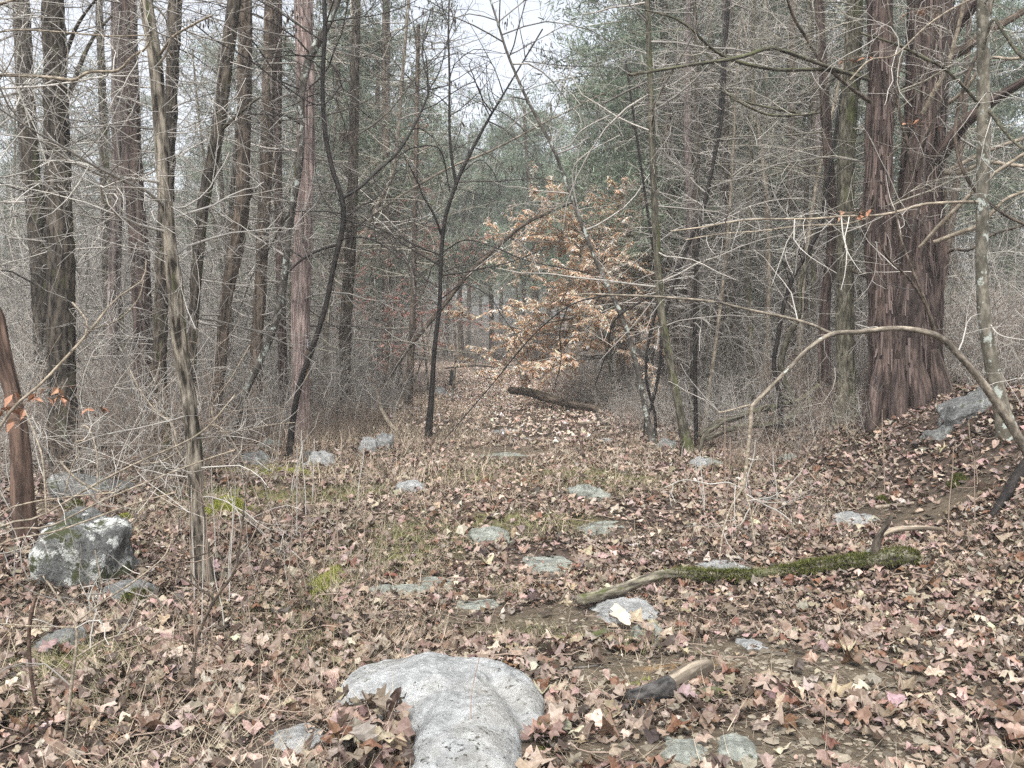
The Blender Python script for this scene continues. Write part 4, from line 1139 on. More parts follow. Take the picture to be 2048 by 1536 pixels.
rt, PR = lying('fallen_log', 'short curved log with a black end in front of the bare clay patch', 'log', [(1262, 1420, 40), (1310, 1402, 44), (1350, 1385, 44), (1385, 1362, 44), (1412, 1352, 38)], 'log', 'dark', 36, .0, K=50)
q = PR[:20].copy()
q[:, 3] = q[:, 3] * 1.02 + .001
obj('charred_end', trunk_mesh('charred_end', q, M['char'], rt.location, 'dark', 36, 1), rt)
lying('mossy_stick', 'stubby piece of wood thick with bright moss beside the black-ended log', 'stick', [(1392, 1400, 22), (1420, 1398, 26), (1446, 1396, 18)], 'mossy', 'dark', 18)
lying('mossy_stick', 'stubby broken mossy stick below the left end of the mossy limb', 'stick', [(1175, 1282, 14), (1200, 1276, 18), (1224, 1268, 15)], 'mossy', 'dark', 16)
lying('fallen_log', 'grey fallen log lying across the right verge far along the path', 'log', [(1022, 812, 14, .30), (1060, 816, 17, .26), (1090, 820, 18, .20), (1140, 824, 15, .10), (1190, 828, 15, .05), (1200, 830, 8, .02)], 'brown', 'dark', 24)
lying('fallen_branch', 'left of the thin pale poles piled at the right verge', 'fallen branch', [(1155, 850, 8), (1200, 848, 7), (1240, 846, 6)], 'log', 'smooth', 10)
lying('fallen_branch', 'right of the thin pale poles piled at the right verge', 'fallen branch', [(1180, 862, 8), (1225, 856, 7), (1280, 850, 6)], 'log', 'smooth', 10)
lying('dark_stick', 'dark rotten stick with a black broken end above the wrinkled stone', 'stick', [(888, 1050, 11), (915, 1047, 13), (945, 1043, 16)], 'rot', 'dark', 14)
lying('dark_stick', 'dark flat strip of wood lying straight across mid path', 'stick', [(905, 1135, 10), (960, 1131, 12), (1022, 1128, 9)], 'rot', 'cedar', 14)
lying('dark_stick', 'split brown stick below the low green-grey ledge', 'stick', [(752, 1215, 10), (810, 1212, 14), (866, 1208, 12)], 'rot', 'cedar', 16)
lying('dark_stick', 'weathered grey chunk of stick right of centre, above the clay', 'stick', [(1086, 1172, 14), (1120, 1172, 13), (1180, 1178, 11)], 'log', 'dark', 16)
lying('pale_stick', 'long pale stick half under leaves below the arched sapling', 'stick', [(1512, 1058, 11), (1570, 1058, 12), (1660, 1058, 11)], 'log', 'smooth', 12)
lying('pale_stick', 'pale stick leaning on the slope above the cracked stone', 'stick', [(1752, 1018, 9), (1790, 1015, 9), (1828, 1010, 8)], 'log', 'smooth', 12)
lying('pale_stick', 'thin bent twig lying on the bare clay', 'stick', [(1122, 1340, 4), (1160, 1340, 5), (1200, 1333, 4)], 'tw_grey', 'smooth', 8)
lying('dark_stick', 'wet black branch sticking out from the right edge of the slope', 'stick', [(1984, 1040, 16), (2010, 1010, 20, .03), (2040, 965, 22, .05), (2075, 925, 22, .06)], 'black', 'smooth', 14)
lying('pale_stick', 'bleached curved stick on the left verge near the leaning trunk', 'stick', [(735, 800, 7, .4), (752, 815, 7, .35), (765, 850, 8, .2), (795, 872, 9, 0)], 'limbpale', 'smooth', 10)
lying('fallen_branch', 'dead branch lying behind the dark slab in the left brush', 'fallen branch', [(110, 942, 10, .3), (170, 938, 11, .3), (215, 945, 9, .25)], 'dark', 'dark', 10)
lying('fallen_log', 'lichen grey log leaning up in the brush behind the split dark trunk', 'log', [(235, 890, 14), (270, 872, 14, .25), (310, 850, 12, .5)], 'lichen', 'smooth', 12)
lying('dark_stick', 'small upright dark stub at the left verge far along the path', 'stick', [(902, 775, 8), (903, 774, 8, .25), (904, 773, 7, .45)], 'black', 'smooth', 8, K=12)
lying('fallen_branch', 'far dark branch across the end of the path', 'fallen branch', [(890, 742, 3, .1), (950, 741, 4, .2), (1010, 742, 3, .1)], 'dark', 'smooth', 8)

# moss cushions
for k, (lab, px, py, w, d, hh, mt) in enumerate([('bright yellow-green moss cushion beside the pale flaky tree', 450, 1022, 84, .5, .08, 'moss'), ('bright moss strip behind it, toward the black sapling', 560, 945, 130, .45, .03, 'moss'), ('long pale green moss patch at the left side of the path', 655, 1165, 44, .75, .03, 'moss'), ('small moss cushion in front of the dark slab', 150, 1022, 44, .2, .06, 'mossdark'), ('dark moss at the foot of the lichen boulder', 268, 1200, 90, .2, .05, 'mossdark'), ('small moss cushion right above the lichen boulder', 250, 1042, 34, .15, .04, 'moss'), ('moss tuft high on the right slope', 1912, 968, 30, .15, .06, 'mossdark'), ('moss tuft on the right slope above the cracked stone', 1762, 1008, 26, .15, .05, 'mossdark'), ('dark moss along the right foot of the big pale boulder', 1085, 1475, 40, .3, .03, 'mossdark'), ('spot of fresh moss left of the black-ended log', 1298, 1368, 44, .07, .015, 'moss')]):
    g = gnd(px, py)
    W_ = wid(w, g[1])
    rng = np.random.default_rng(400 + k)
    n = int(min(9000, 46000 * W_ * d + 900))
    KEEP_OUT.append((g[0], g[1], W_ * .45, d * .45, .85)) if mt == 'moss' else None
    a, r = rng.uniform(0, 6.283, n), np.sqrt(rng.random(n)) * (1 + .3 * rng.normal(size=n))
    x, y = g[0] + np.cos(a) * r * W_ / 2, g[1] + np.sin(a) * r * d / 2
    pn = vnoise(x * 7, y * 7, k * 3.)
    kp = pn > -.22
    x, y, r, pn = x[kp], y[kp], r[kp], pn[kp]
    z = h(x, y) + np.clip(hh * (1 - r ** 2) + pn * hh * .6, 0, 1)
    o = moss_tufts('moss_patch', np.stack([x, y, z], 1), np.array([[0, -.15, 1.]]) + 0 * np.stack([x, y, z], 1), rng, M[mt], (.01, .035), None, tuple(g), None, wd=.0035)
    o.location = tuple(g)
    tag(o, lab, 'moss', 'moss patches')

# ------------------------------------------------------------------ dead leaves
def leaf_shape(kind, rng, detail=2):
    """one leaf of unit length along +Y: verts, quads/tris (cupped and crumpled)"""
    if detail == 0:
        t = np.array([0, .5, 1.])
        w = np.array([.03, .3, .04])
    elif kind == 'oak':
        t = np.linspace(0, 1, 9 if detail == 2 else 5)
        w = .26 * np.sin(math.pi * np.clip(t * .95 + .04, 0, 1)) ** .7 * (1 + .3 * t)
        w = w * np.where(np.arange(len(t)) % 2 == 0, *((1.18, .68) if detail == 2 else (1.08, .9))) * (1 + .15 * rng.normal(size=len(t)))
        w[0], w[-1] = .012, .05
    elif kind == 'oval':
        t = np.linspace(0, 1, 6 if detail == 2 else 3)
        w = .22 * np.sin(math.pi * t ** .9) ** .8
        w[0], w[-1] = .01, .005
    else:
        t = None
    if t is not None:
        n = len(t)
        mid = np.stack([0 * t, t, 0 * t], 1)
        l = np.stack([-w * (1 + .12 * rng.normal(size=n)), t + .03 * (w > .12), 0 * t], 1)
        r = np.stack([w * (1 + .12 * rng.normal(size=n)), t + .03 * (w > .12), 0 * t], 1)
        V = np.concatenate([mid, l, r])
        i = np.arange(n - 1)
        Q = np.concatenate([np.stack([n + i, i, i + 1, n + i + 1], 1), np.stack([i, 2 * n + i, 2 * n + i + 1, i + 1], 1)])
    else:                                         # star: maple, sycamore
        tips = np.radians([-128, -62, 0, 62, 128]) + .1 * rng.normal(size=5)
        ln = np.array([.46, .54, .60, .54, .46]) * (1 + .12 * rng.normal(size=5))
        pts = [(0, -.02)]
        out = []
        for q in range(5):
            a = tips[q]
            if detail == 2:
                for da, f in ((-.26, .74), (0, 1.), (.26, .74)):
                    out.append((math.sin(a + da) * ln[q] * f, math.cos(a + da) * ln[q] * f + .28))
            else:
                out.append((math.sin(a) * ln[q], math.cos(a) * ln[q] + .28))
            if q < 4:
                b = (tips[q] + tips[q + 1]) / 2
                out.append((math.sin(b) * .38, math.cos(b) * .38 + .28))
        V = np.array([(0, .28)] + [(-.03, 0.)] + out + [(.03, 0.)])
        V = np.column_stack([V, np.zeros(len(V))])
        n = len(V)
        i = np.arange(1, n - 1)
        Q = np.stack([np.zeros(n - 2, int), i + 1, i], 1)
        Q = np.vstack([Q, [[0, 1, n - 1]]])
    c = rng.uniform(-1.6, 2.8)
    b = rng.uniform(-1.2, 1.6)
    tw = rng.uniform(-1.5, 1.5)
    x, y = V[:, 0].copy(), V[:, 1] - .4
    V[:, 2] = c * x * x + b * y * y + tw * x * y + .38 * vnoise(x * 5 + rng.uniform(0, 50), y * 5, 0)
    V[:, 2] += .5 * np.abs(x) * rng.uniform(-1, 1)
    V[:, 1] -= .4
    return V, Q


def rot_mats(rng, n, tilt):
    yaw = rng.uniform(0, 2 * math.pi, n)
    a, b = rng.normal(size=n) * tilt, rng.normal(size=n) * tilt
    flip = rng.random(n) < .45
    st = np.where(rng.random(n) < .13, 3.2, 1.)
    a, b = a * st, b * st
    a = a + flip * math.pi
    cz, sz, cx, sx, cy, sy = np.cos(yaw), np.sin(yaw), np.cos(a), np.sin(a), np.cos(b), np.sin(b)
    o, z = np.ones(n), np.zeros(n)
    Rz = np.stack([cz, -sz, z, sz, cz, z, z, z, o], -1).reshape(n, 3, 3)
    Rx = np.stack([o, z, z, z, cx, -sx, z, sx, cx], -1).reshape(n, 3, 3)
    Ry = np.stack([cy, z, sy, z, o, z, -sy, z, cy], -1).reshape(n, 3, 3)
    return Rz @ Rx @ Ry


LC = np.array(LEAFC)
LP = np.array([.10, .27, .26, .07, .08, .22])


def leaf_cols(rng, n):
    c = LC[rng.choice(6, n, p=LP)] * rng.uniform(.75, 1.25, (n, 1)) * (1 + .06 * rng.normal(size=(n, 3)))
    return np.clip(c, .01, .6)


def keep_mask(x, y, rng, strict=1.0):
    k = np.ones(len(x), bool)
    for (cx, cy, rx, ry, pr) in KEEP_OUT:
        k &= ~((((x - cx) / rx) ** 2 + ((y - cy) / ry) ** 2 < 1.0) & (rng.random(len(x)) < pr * strict))
    k &= ~(in_big_rock(x, y) & (rng.random(len(x)) < .985))
    c = blobs(CLAY, x, y)
    k &= rng.random(len(x)) > c * .93
    m = blobs(MOSSY, x, y)
    k &= rng.random(len(x)) > m * .6
    return k


def scatter_leaves(bag, rng, n, y0, y1, xl, xr, size, detail, tilt=.34, lift=.018, path_light=1.0):
    y = np.sqrt(rng.uniform(y0 ** 2, y1 ** 2, n))
    x = rng.uniform(-1, 1, n)
    x = np.where(x < 0, x * -xl(y), x * xr(y)) if False else np.where(x < 0, -x * xl(y), x * xr(y))
    k = keep_mask(x, y, rng)
    k &= rng.random(n) > .5 * np.exp(-((x - path_x(y) + 1.9) / .9) ** 2) * (y > 8)
    pile = vnoise(x * 1.4 + 5, y * 1.4, 2.) * 1.0 + vnoise(x * 4, y * 4, 6.) * .6
    k &= rng.random(n) < np.clip(.8 + pile * .9, .2, 1)
    x, y = x[k], y[k]
    n = len(x)
    kinds = rng.choice(3, n, p=[.10, .46, .44])
    for q, kd in enumerate(('star', 'oak', 'oval')):
        nvar = 10
        var = rng.integers(0, nvar, n)
        for v in range(nvar):
            ii = np.nonzero((kinds == q) & (var == v))[0]
            if not len(ii):
                continue
            V, Q = leaf_shape(kd, rng, detail)
            m = len(ii)
            s = rng.uniform(size[0], size[1], m) * (.8 if kd == 'oval' else 1.)
            A = rot_mats(rng, m, tilt)
            W = np.einsum('nij,vj->nvi', A, V) * s[:, None, None]
            p = np.stack([x[ii], y[ii], h(x[ii], y[ii]) + lift * rng.uniform(.2, 1.7, m)], 1)
            low = W[:, :, 2].min(1)
            p[:, 2] += np.minimum(-low * .75, .03)
            W = W + p[:, None, :]
            F_ = (np.arange(m) * len(V))[:, None, None] + Q[None]
            col = np.clip((leaf_cols(rng, m) + (path_light - 1) * .02) * (1 + (path_light - 1) * np.exp(-((x[ii] - path_x(y[ii]) - .2) / 2.2) ** 2))[:, None], .01, .62)  # leaf colour lightened along the farther path, standing in for open-sky light
            bag.add(W.reshape(-1, 3), F_.reshape(-1, Q.shape[1]), np.repeat(np.column_stack([col, np.ones(m)]), len(V), 0))


rng = np.random.default_rng(77)
b = Bag()
ed = lambda y: .62 * y + .8
scatter_leaves(b, rng, 19000, 2.5, 7, lambda y: -ed(y), ed, (.045, .112), 2, .17)
scatter_leaves(b, rng, 36000, 7, 14, lambda y: -ed(y), ed, (.055, .115), 1, .17, path_light=1.12)
scatter_leaves(b, rng, 26000, 14, 30, lambda y: np.maximum(-ed(y), -9), lambda y: np.minimum(ed(y), 9), (.065, .125), 0, .2, path_light=2.2)
scatter_leaves(b, rng, 11000, 30, 62, lambda y: -6 + 0 * y, lambda y: 6 + 0 * y, (.10, .17), 0, .22, path_light=2.5)
scatter_leaves(b, rng, 9000, 13, 36, lambda y: -3.2 + 0 * y, lambda y: 2.6 + 0 * y, (.07, .135), 0, .24, path_light=2.4)
# crumbled bits of leaf between the whole ones
def crumbs(bag, rng, n, y0, y1, size):
    y = np.sqrt(rng.uniform(y0 ** 2, y1 ** 2, n))
    x = rng.uniform(-1, 1, n) * ed(y)
    k = keep_mask(x, y, rng, .9)
    x, y = x[k], y[k]
    n = len(x)
    V = np.array([[-.5, -.2, 0], [.1, -.5, .1], [.5, .1, 0], [0, .5, .12], [-.4, .3, 0]])
    A = rot_mats(rng, n, .35)
    s = rng.uniform(size[0], size[1], n)
    W = np.einsum('nij,vj->nvi', A, V * np.array([1, .7, 1])) * s[:, None, None]
    W = W + np.stack([x, y, h(x, y) + rng.uniform(.004, .03, n)], 1)[:, None, :]
    T = (np.arange(n) * 5)[:, None, None] + np.array([[0, 1, 2], [0, 2, 3], [0, 3, 4]])[None]
    bag.add(W.reshape(-1, 3), T.reshape(-1, 3), np.repeat(np.column_stack([leaf_cols(rng, n), np.ones(n)]), 5, 0))


crumbs(b, rng, 24000, 2.5, 7, (.012, .045))
crumbs(b, rng, 20000, 7, 14, (.02, .06))
# leaves that lie in the hollow of the big boulder
obj('leaf_litter', b.mesh('leaf_litter', M['leaf'], False), None, 'stuff')

# the largest leaves, nearest the camera, one by one
rng = np.random.default_rng(5)
LV = []
for q in range(24):
    V, Q = leaf_shape(('oak', 'oak', 'oval', 'star' if q % 8 == 3 else 'oval')[q % 4], rng, 2)
    LV.append(mesh_np('leaf', V, [Q], [M['leafpart']], False))
n = 0
pts = []
while n < 296:
    y = math.sqrt(rng.uniform(2.7 ** 2, 5.0 ** 2))
    x = rng.uniform(-1, 1) * (.56 * y + .1)
    if not keep_mask(np.array([x]), np.array([y]), rng, 1.)[0]:
        continue
    pts.append((x, y, rng.uniform(.075, .135)))
    n += 1
for k, (x, y, s) in enumerate(pts):
    o = obj('leaf', LV[k % 24], ground)
    o.location = (x, y, float(h(x, y)) + .028 + rng.uniform(0, .02))
    o.rotation_euler = (rng.normal() * .18 + (math.pi if rng.random() < .4 else 0), rng.normal() * .18, rng.uniform(0, 6.28))
    o.scale = (s, s, s)
m_, t_, b_ = NT('bleached_leaf')
b_.inputs['Base Color'].default_value = (.52, .44, .34, 1)
b_.inputs['Roughness'].default_value = .7
V, Q = leaf_shape('oak', np.random.default_rng(9), 2)
V[:, 2] *= .3
g = gnd(1246, 1262)
o = obj('leaf', mesh_np('leaf', V, [Q], [m_], False), ground)
o.location, o.rotation_euler, o.scale = (g[0], g[1], g[2] + .07), (.45, .1, .5), (.17, .17, .17)
o['label'] = 'bleached white deeply lobed leaf beside the long bluish ledge'
# a drift of leaves in the hollow and against the left flank of the boulder
rng = np.random.default_rng(6)
b = Bag()
for q in range(120):
    V, Q = leaf_shape(('oval', 'oak', 'oak')[q % 3], rng, 2)
    g = gnd(rng.uniform(670, 812), rng.uniform(1448, 1570))
    s = rng.uniform(.06, .12)
    A = rot_mats(rng, 1, .4)[0]
    W = V @ A.T * s + np.array([g[0], g[1], g[2] + rng.uniform(.02, .14)])
    c = leaf_cols(rng, 1)[0]
    b.add(W, Q, np.tile(np.r_[c, 1.], (len(V), 1)))
obj('leaf_drift', b.mesh('leaf_drift', M['leaf'], False), None, 'stuff')


# ------------------------------------------------------------------ dry grass, straw, twigs and pebbles on the ground
def blades(bag, rng, x, y, L, wd, lay=.8, K=4):
    n = len(x)
    z = h(x, y)
    a = rng.uniform(0, 6.283, n)
    d = nrm(np.stack([np.cos(a) * lay, np.sin(a) * lay, .15 + rng.random(n) * (1.1 - lay * .5)], 1))
    side = nrm(np.cross(d, [0, 0, 1.0]))
    ln = rng.uniform(L[0], L[1], n)
    P = np.zeros((n, K, 3))
    P[:, 0] = np.stack([x, y, z], 1)
    bend = rng.uniform(-.5, .5, (n, 1)) * side + np.array([[0, 0, -.28]]) * lay
    for k in range(1, K):
        d = nrm(d + bend * (1.2 / K))
        P[:, k] = P[:, k - 1] + d * (ln / (K - 1))[:, None]
    P[:, :, 2] = np.maximum(P[:, :, 2], z[:, None] + .006)
    w = np.linspace(1, .15, K)[None, :, None] * (wd * rng.uniform(.6, 1.4, n))[:, None, None]
    V = np.stack([P - side[:, None] * w, P + side[:, None] * w], 2).reshape(n, K * 2, 3)
    F_ = (np.arange(n) * K * 2)[:, None, None] + np.array([[2 * q, 2 * q + 1, 2 * q + 3, 2 * q + 2] for q in range(K - 1)])[None]
    bag.add(V.reshape(-1, 3), F_.reshape(-1, 4), np.repeat(rng.random(n), K * 2))


def pts_in(rng, n, y0, y1, xl, xr, thr, seed, fr=.9):
    y = np.sqrt(rng.uniform(y0 ** 2, y1 ** 2, n))
    x = xl + (xr - xl) * rng.random(n)
    x = x * (.62 * y + .6)
    k = (vnoise(x * fr + seed, y * fr, seed) > thr) & keep_mask(x, y, rng, 1.)
    return x[k], y[k]


rng = np.random.default_rng(31)
b = Bag()
blades(b, rng, *pts_in(rng, 28000, 2.5, 6.5, -1, 1, -.2, 3.), (.06, .22), .0013, .95)
blades(b, rng, *pts_in(rng, 17000, 2.6, 8, -1, -.1, -.1, 8.), (.08, .30), .0015, .85)
blades(b, rng, *pts_in(rng, 30000, 6.5, 14, -.6, .6, -.12, 4.), (.08, .26), .0022, .8, 3)
blades(b, rng, *pts_in(rng, 13000, 9, 22, -.4, -.04, -.1, 6.), (.12, .42), .003, .6, 3)
blades(b, rng, *pts_in(rng, 12000, 9, 26, -.25, .5, -.15, 7.), (.10, .34), .003, .65, 3)
obj('dry_grass', b.mesh('dry_grass', M['straw'], False), None, 'stuff')
b = Bag()
for (px, py, rx, ry) in [(130, 1330, .3, .3), (830, 1080, .4, .6), (700, 990, .5, .5), (655, 1180, .25, .8), (1150, 960, .6, .7), (1240, 975, .5, .5), (1060, 1060, .5, .3), (1040, 1275, .25, .08), (430, 990, .6, .4), (560, 1290, .3, .2), (520, 1230, .3, .2), (1290, 1300, .15, .1), (1000, 1195, .3, .15), (790, 1130, .4, .5), (960, 940, .5, .8), (100, 1420, .4, .2), (640, 1330, .3, .2), (1460, 940, .5, .5)]:
    g = gnd(px, py)
    n = int(480 * min(2.5, rx * ry * 6 + .4))
    x, y = g[0] + rx * rng.normal(size=n) * .6, g[1] + ry * rng.normal(size=n) * .6
    blades(b, rng, x, y, (.04, .14), .0016 if g[1] < 7 else .0026, .5, 3)
obj('green_grass', b.mesh('green_grass', M['green'], False), None, 'stuff')
# fine fallen twigs
b = Bag()
n = 1500
y = np.sqrt(rng.uniform(2.6 ** 2, 15 ** 2, n))
x = rng.uniform(-1, 1, n) * (.6 * y + .5)
a = rng.uniform(0, 6.283, n)
ln = rng.uniform(.08, .5, n)
K = 5
P = np.zeros((n, K, 3))
for k in range(K):
    xx, yy = x + np.cos(a) * ln * k / K, y + np.sin(a) * ln * k / K
    P[:, k] = np.stack([xx, yy, h(xx, yy) + .03 + .02 * rng.random(n)], 1)
    a = a + rng.normal(size=n) * .25
b.tube(P, np.repeat((.0015 + .006 * ln)[:, None], K, 1) * rng.uniform(.5, 1.1, (n, 1)), 4)
obj('twig_litter', b.mesh('twig_litter', M['tw_brown'], True), None, 'stuff')
# pebbles on the bare clay
b = Bag()
ico = np.array([[1, 0, 0], [-1, 0, 0], [0, 1, 0], [0, -1, 0], [0, 0, 1], [0, 0, -1]], float)
fc = np.array([[0, 2, 4], [2, 1, 4], [1, 3, 4], [3, 0, 4], [2, 0, 5], [1, 2, 5], [3, 1, 5], [0, 3, 5]])
ed_ = {}
vv = [tuple(v) for v in ico]
f2 = []
for t3 in fc:
    mm = []
    for q in range(3):
        kk = tuple(sorted((t3[q], t3[(q + 1) % 3])))
        if kk not in ed_:
            ed_[kk] = len(vv)
            vv.append(tuple(nrm(np.array(vv[kk[0]]) + np.array(vv[kk[1]]))))
        mm.append(ed_[kk])
    f2 += [[t3[0], mm[0], mm[2]], [mm[0], t3[1], mm[1]], [mm[2], mm[1], t3[2]], mm]
vv, f2 = np.array(vv), np.array(f2)
for (px, py, rx, ry, n) in [(1600, 1330, .7, .35, 260), (1700, 1380, .6, .25, 260), (1280, 1340, .5, .25, 160), (1130, 1250, .5, .25, 120), (1600, 1500, .7, .25, 320), (1330, 1512, .5, .15, 160), (1480, 1310, .4, .2, 120), (1850, 1480, .5, .2, 120), (1750, 1480, .4, .2, 140)]:
    g = gnd(px, py)
    for q in range(n):
        x, y = g[0] + rx * rng.normal() * .6, g[1] + ry * rng.normal() * .6
        s = rng.uniform(.004, .015) * (2.6 if rng.random() < .06 else 1)
        V = vv * rng.uniform(.6, 1.3, 3) * np.array([1, 1, .4]) * (1 + .22 * rng.normal(size=(len(vv), 1)))
        b.add(V * s + np.array([x, y, float(h(x, y)) + s * .2]), f2, np.full(len(vv), rng.random()))
obj('gravel', b.mesh('gravel', mat_tint('pebble', (.06, .05, .038), (.27, .235, .18), nscale=30.), False), None, 'stuff')

# ------------------------------------------------------------------ bare shrubs and seedlings near the camera, left
def stem_thing(name, label, cat, pts, Y=None, Y1=None, mat='tw_brown', group=None, n2=0, n3=1, L2=(.1, .4), tm=None, branches=(), base=True):
    Y = gnd(pts[0][0], pts[0][1])[1] if Y is None else Y
    g = gnd(pts[0][0], pts[0][1]) if base else at(pts[0][0], pts[0][1], Y)
    rt = root(name, label, cat, tuple(g), group)
    limb(rt, pts, Y, Y1, mat, 7, n2, n3, L2, 'stem', tm)
    for (bp, y0, y1) in branches:
        limb(rt, bp, y0, y1, mat, 6, 3, 1, (.08, .3), 'branch', tm)
    return rt


Y = gnd(385, 1403)[1]
stem_thing('seedling', 'crooked brown seedling with forked pale branches in front of the flaky tree', 'seedling', [(385, 1406, 10), (387, 1335, 9), (397, 1272, 9), (430, 1198, 8), (468, 1144, 7), (484, 1057, 5), (489, 1003, 4), (500, 940, 3)], Y, Y + .1, 'brown', None, 5, 1, (.1, .4), 'tw_brown',
           [([(430, 1198, 5), (380, 1165, 5), (323, 1132, 5), (269, 1132, 4)], Y, Y), ([(323, 1132, 4), (370, 1120, 4), (422, 1103, 5)], Y, Y - .1), ([(470, 1140, 4), (520, 1040, 3), (540, 930, 2.5)], Y, Y + .2), ([(400, 1262, 4), (455, 1300, 3), (500, 1290, 2)], Y, Y - .1)])
Y = gnd(80, 1440)[1]
stem_thing('seedling', 'dark reddish stem standing alone at the lower left edge', 'seedling', [(80, 1444, 10), (63, 1355, 10), (58, 1272, 10), (64, 1220, 10), (72, 1192, 6)], Y, Y, 'rot', None)
Y = gnd(132, 1482)[1]
stem_thing('bare_shrub', 'thin grey shrub with long arching pale twigs in the lower left corner', 'shrub', [(130, 1486, 9), (145, 1355, 9), (153, 1293, 8), (150, 1248, 7), (120, 1200, 6), (85, 1150, 5)], Y, Y, 'limbpale', None, 4, 1, (.2, .5), 'tw_pale',
           [([(153, 1314, 6), (207, 1281, 6), (257, 1264, 5), (306, 1235, 4), (335, 1200, 3)], Y, Y + .1), ([(149, 1248, 6), (207, 1202, 6), (265, 1165, 5), (323, 1119, 4), (340, 1090, 3)], Y, Y + .2), ([(150, 1255, 5), (60, 1252, 4), (-20, 1245, 4)], Y, Y), ([(207, 1202, 4), (200, 1150, 3.5), (190, 1100, 3)], Y, Y)])
Y = 4.9
stem_thing('bare_shrub', 'leafless shrub whose long tan stems sweep in from the left edge', 'shrub', [(-120, 1300, 12), (-60, 1130, 9), (0, 1053, 7), (78, 1034, 6), (176, 977, 6), (273, 926, 5), (398, 868, 4.5), (470, 790, 4)], Y, Y + .6, 'limbpale', None, 6, 2, (.2, .7), 'tw_pale',
           [([(-110, 1200, 8), (0, 1069, 6), (98, 1053, 6), (195, 1006, 5.5), (293, 965, 5), (398, 924, 4.5), (470, 900, 4)], Y, Y + .5),
            ([(-110, 1150, 8), (0, 1032, 5), (49, 1008, 5), (127, 995, 4), (230, 985, 3.5)], Y, Y + .2),
            ([(-110, 1100, 9), (0, 853, 8), (90, 760, 7.5), (171, 672, 7), (230, 600, 5), (285, 560, 4), (292, 520, 3)], Y, Y + .5),
            ([(-100, 1180, 7), (0, 1090, 6), (120, 1060, 5), (260, 1010, 4.5), (350, 985, 4)], Y, Y),
            ([(120, 923, 6), (150, 955, 6), (185, 977, 5.5), (215, 986, 4), (245, 965, 3)], Y + .3, Y + .2),
            ([(171, 672, 5), (172, 640, 5), (145, 605, 4.5)], Y + .2, Y + .3), ([(180, 660, 4), (235, 640, 4), (275, 600, 3.5), (288, 560, 3)], Y + .3, Y + .4),
            ([(93, 1030, 5), (86, 925, 5), (72, 875, 4.5), (50, 820, 3.5)], Y, Y + .2), ([(195, 975, 4.5), (194, 910, 4.5), (180, 860, 4), (165, 850, 3.5)], Y + .2, Y + .3),
            ([(130, 985, 4.5), (145, 930, 4), (158, 905, 4), (150, 885, 3.5), (170, 880, 3)], Y + .2, Y + .2)])
Y = gnd(408, 1175)[1] - .2
stem_thing('bare_shrub', 'pale leafless shrub whose twigs reach over the flaky tree foot', 'shrub', [(520, 1010, 3), (475, 900, 4), (430, 850, 4.5), (385, 880, 5), (330, 920, 5), (283, 928, 4)][::-1], 6.2, 6.0, 'limbpale', None, 5, 2, (.2, .6), 'tw_pale',
           [([(355, 895, 5), (345, 850, 5), (310, 820, 4.5), (280, 780, 4), (260, 740, 3)], 6.1, 6.3), ([(345, 868, 4), (355, 900, 4), (375, 940, 4), (372, 990, 3)], 6.1, 6.0), ([(430, 850, 4), (425, 810, 4), (460, 760, 4), (500, 690, 3)], 6.1, 6.2), ([(420, 865, 4), (480, 862, 3), (540, 850, 3), (590, 845, 2)], 6.1, 6.3)])
rng = np.random.default_rng(88)
for k in range(46):
    px, py = rng.uniform(380, 760), rng.uniform(960, 1330)
    if k > 34:
        px, py = rng.uniform(1350, 2000), rng.uniform(960, 1120)
    g = gnd(px, py)
    hh = rng.uniform(.25, .8)
    dx = rng.normal() * 14
    top = hh * F / g[1]
    stem_thing('seedling', 'thin leafless seedling whip standing in the leaves' if k <= 34 else 'thin leafless seedling whip on the right slope', 'seedling', [(px, py, 3.2), (px + dx * .3, py - top * .35, 3), (px + dx, py - top * .7, 2.4), (px + dx * 1.2, py - top, 1.8)], g[1], g[1] + .05, 'tw_brown' if k % 3 else 'tw_pale', 'bare seedling whips', 2 if k % 2 else 0, 0, (.08, .25))
stem_thing('seedling', 'hair-thin seedling rising in front of the big pale boulder', 'seedling', [(957, 1600, 3), (946, 1480, 3), (942, 1400, 2.6), (955, 1330, 2.4), (972, 1270, 2), (990, 1215, 1.6)], 3.25, 3.4, 'tw_brown')

# ------------------------------------------------------------------ the wood behind: brush, young trees, cedars, beeches
def leaf_sprays(bag, rng, P, n, size, wd, cols, droop=.6):
    """small folded leaves hanging from the polylines P (N,K,3)"""
    N, K = P.shape[:2]
    i = rng.integers(0, N, n)
    f = (.15 + .85 * rng.random(n)) * (K - 1.001)
    k = f.astype(int)
    w = (f - k)[:, None]
    p = P[i, k] * (1 - w) + P[i, k + 1] * w
    a = rng.uniform(0, 6.283, n)
    d = nrm(np.stack([np.cos(a), np.sin(a), -droop * rng.uniform(.2, 2., n)], 1))
    s = nrm(np.cross(d, rng.normal(size=(n, 3)) * .5 + np.array([0, 0, 1.])))
    u = np.cross(s, d)
    L = rng.uniform(size[0], size[1], n)[:, None]
    W = L * wd
    V = np.stack([p, p + d * L * .45 - s * W + u * W * .5, p + d * L, p + d * L * .45 + s * W + u * W * .5], 1).reshape(-1, 3)
    b0 = (np.arange(n) * 4)[:, None]
    T = np.concatenate([b0 + np.array([[0, 1, 2]]), b0 + np.array([[0, 2, 3]])])
    c = cols[rng.integers(0, len(cols), n)] * rng.uniform(.75, 1.25, (n, 1))
    bag.add(V, T, np.repeat(np.column_stack([np.clip(c, .01, .7), np.ones(n)]), 4, 0))


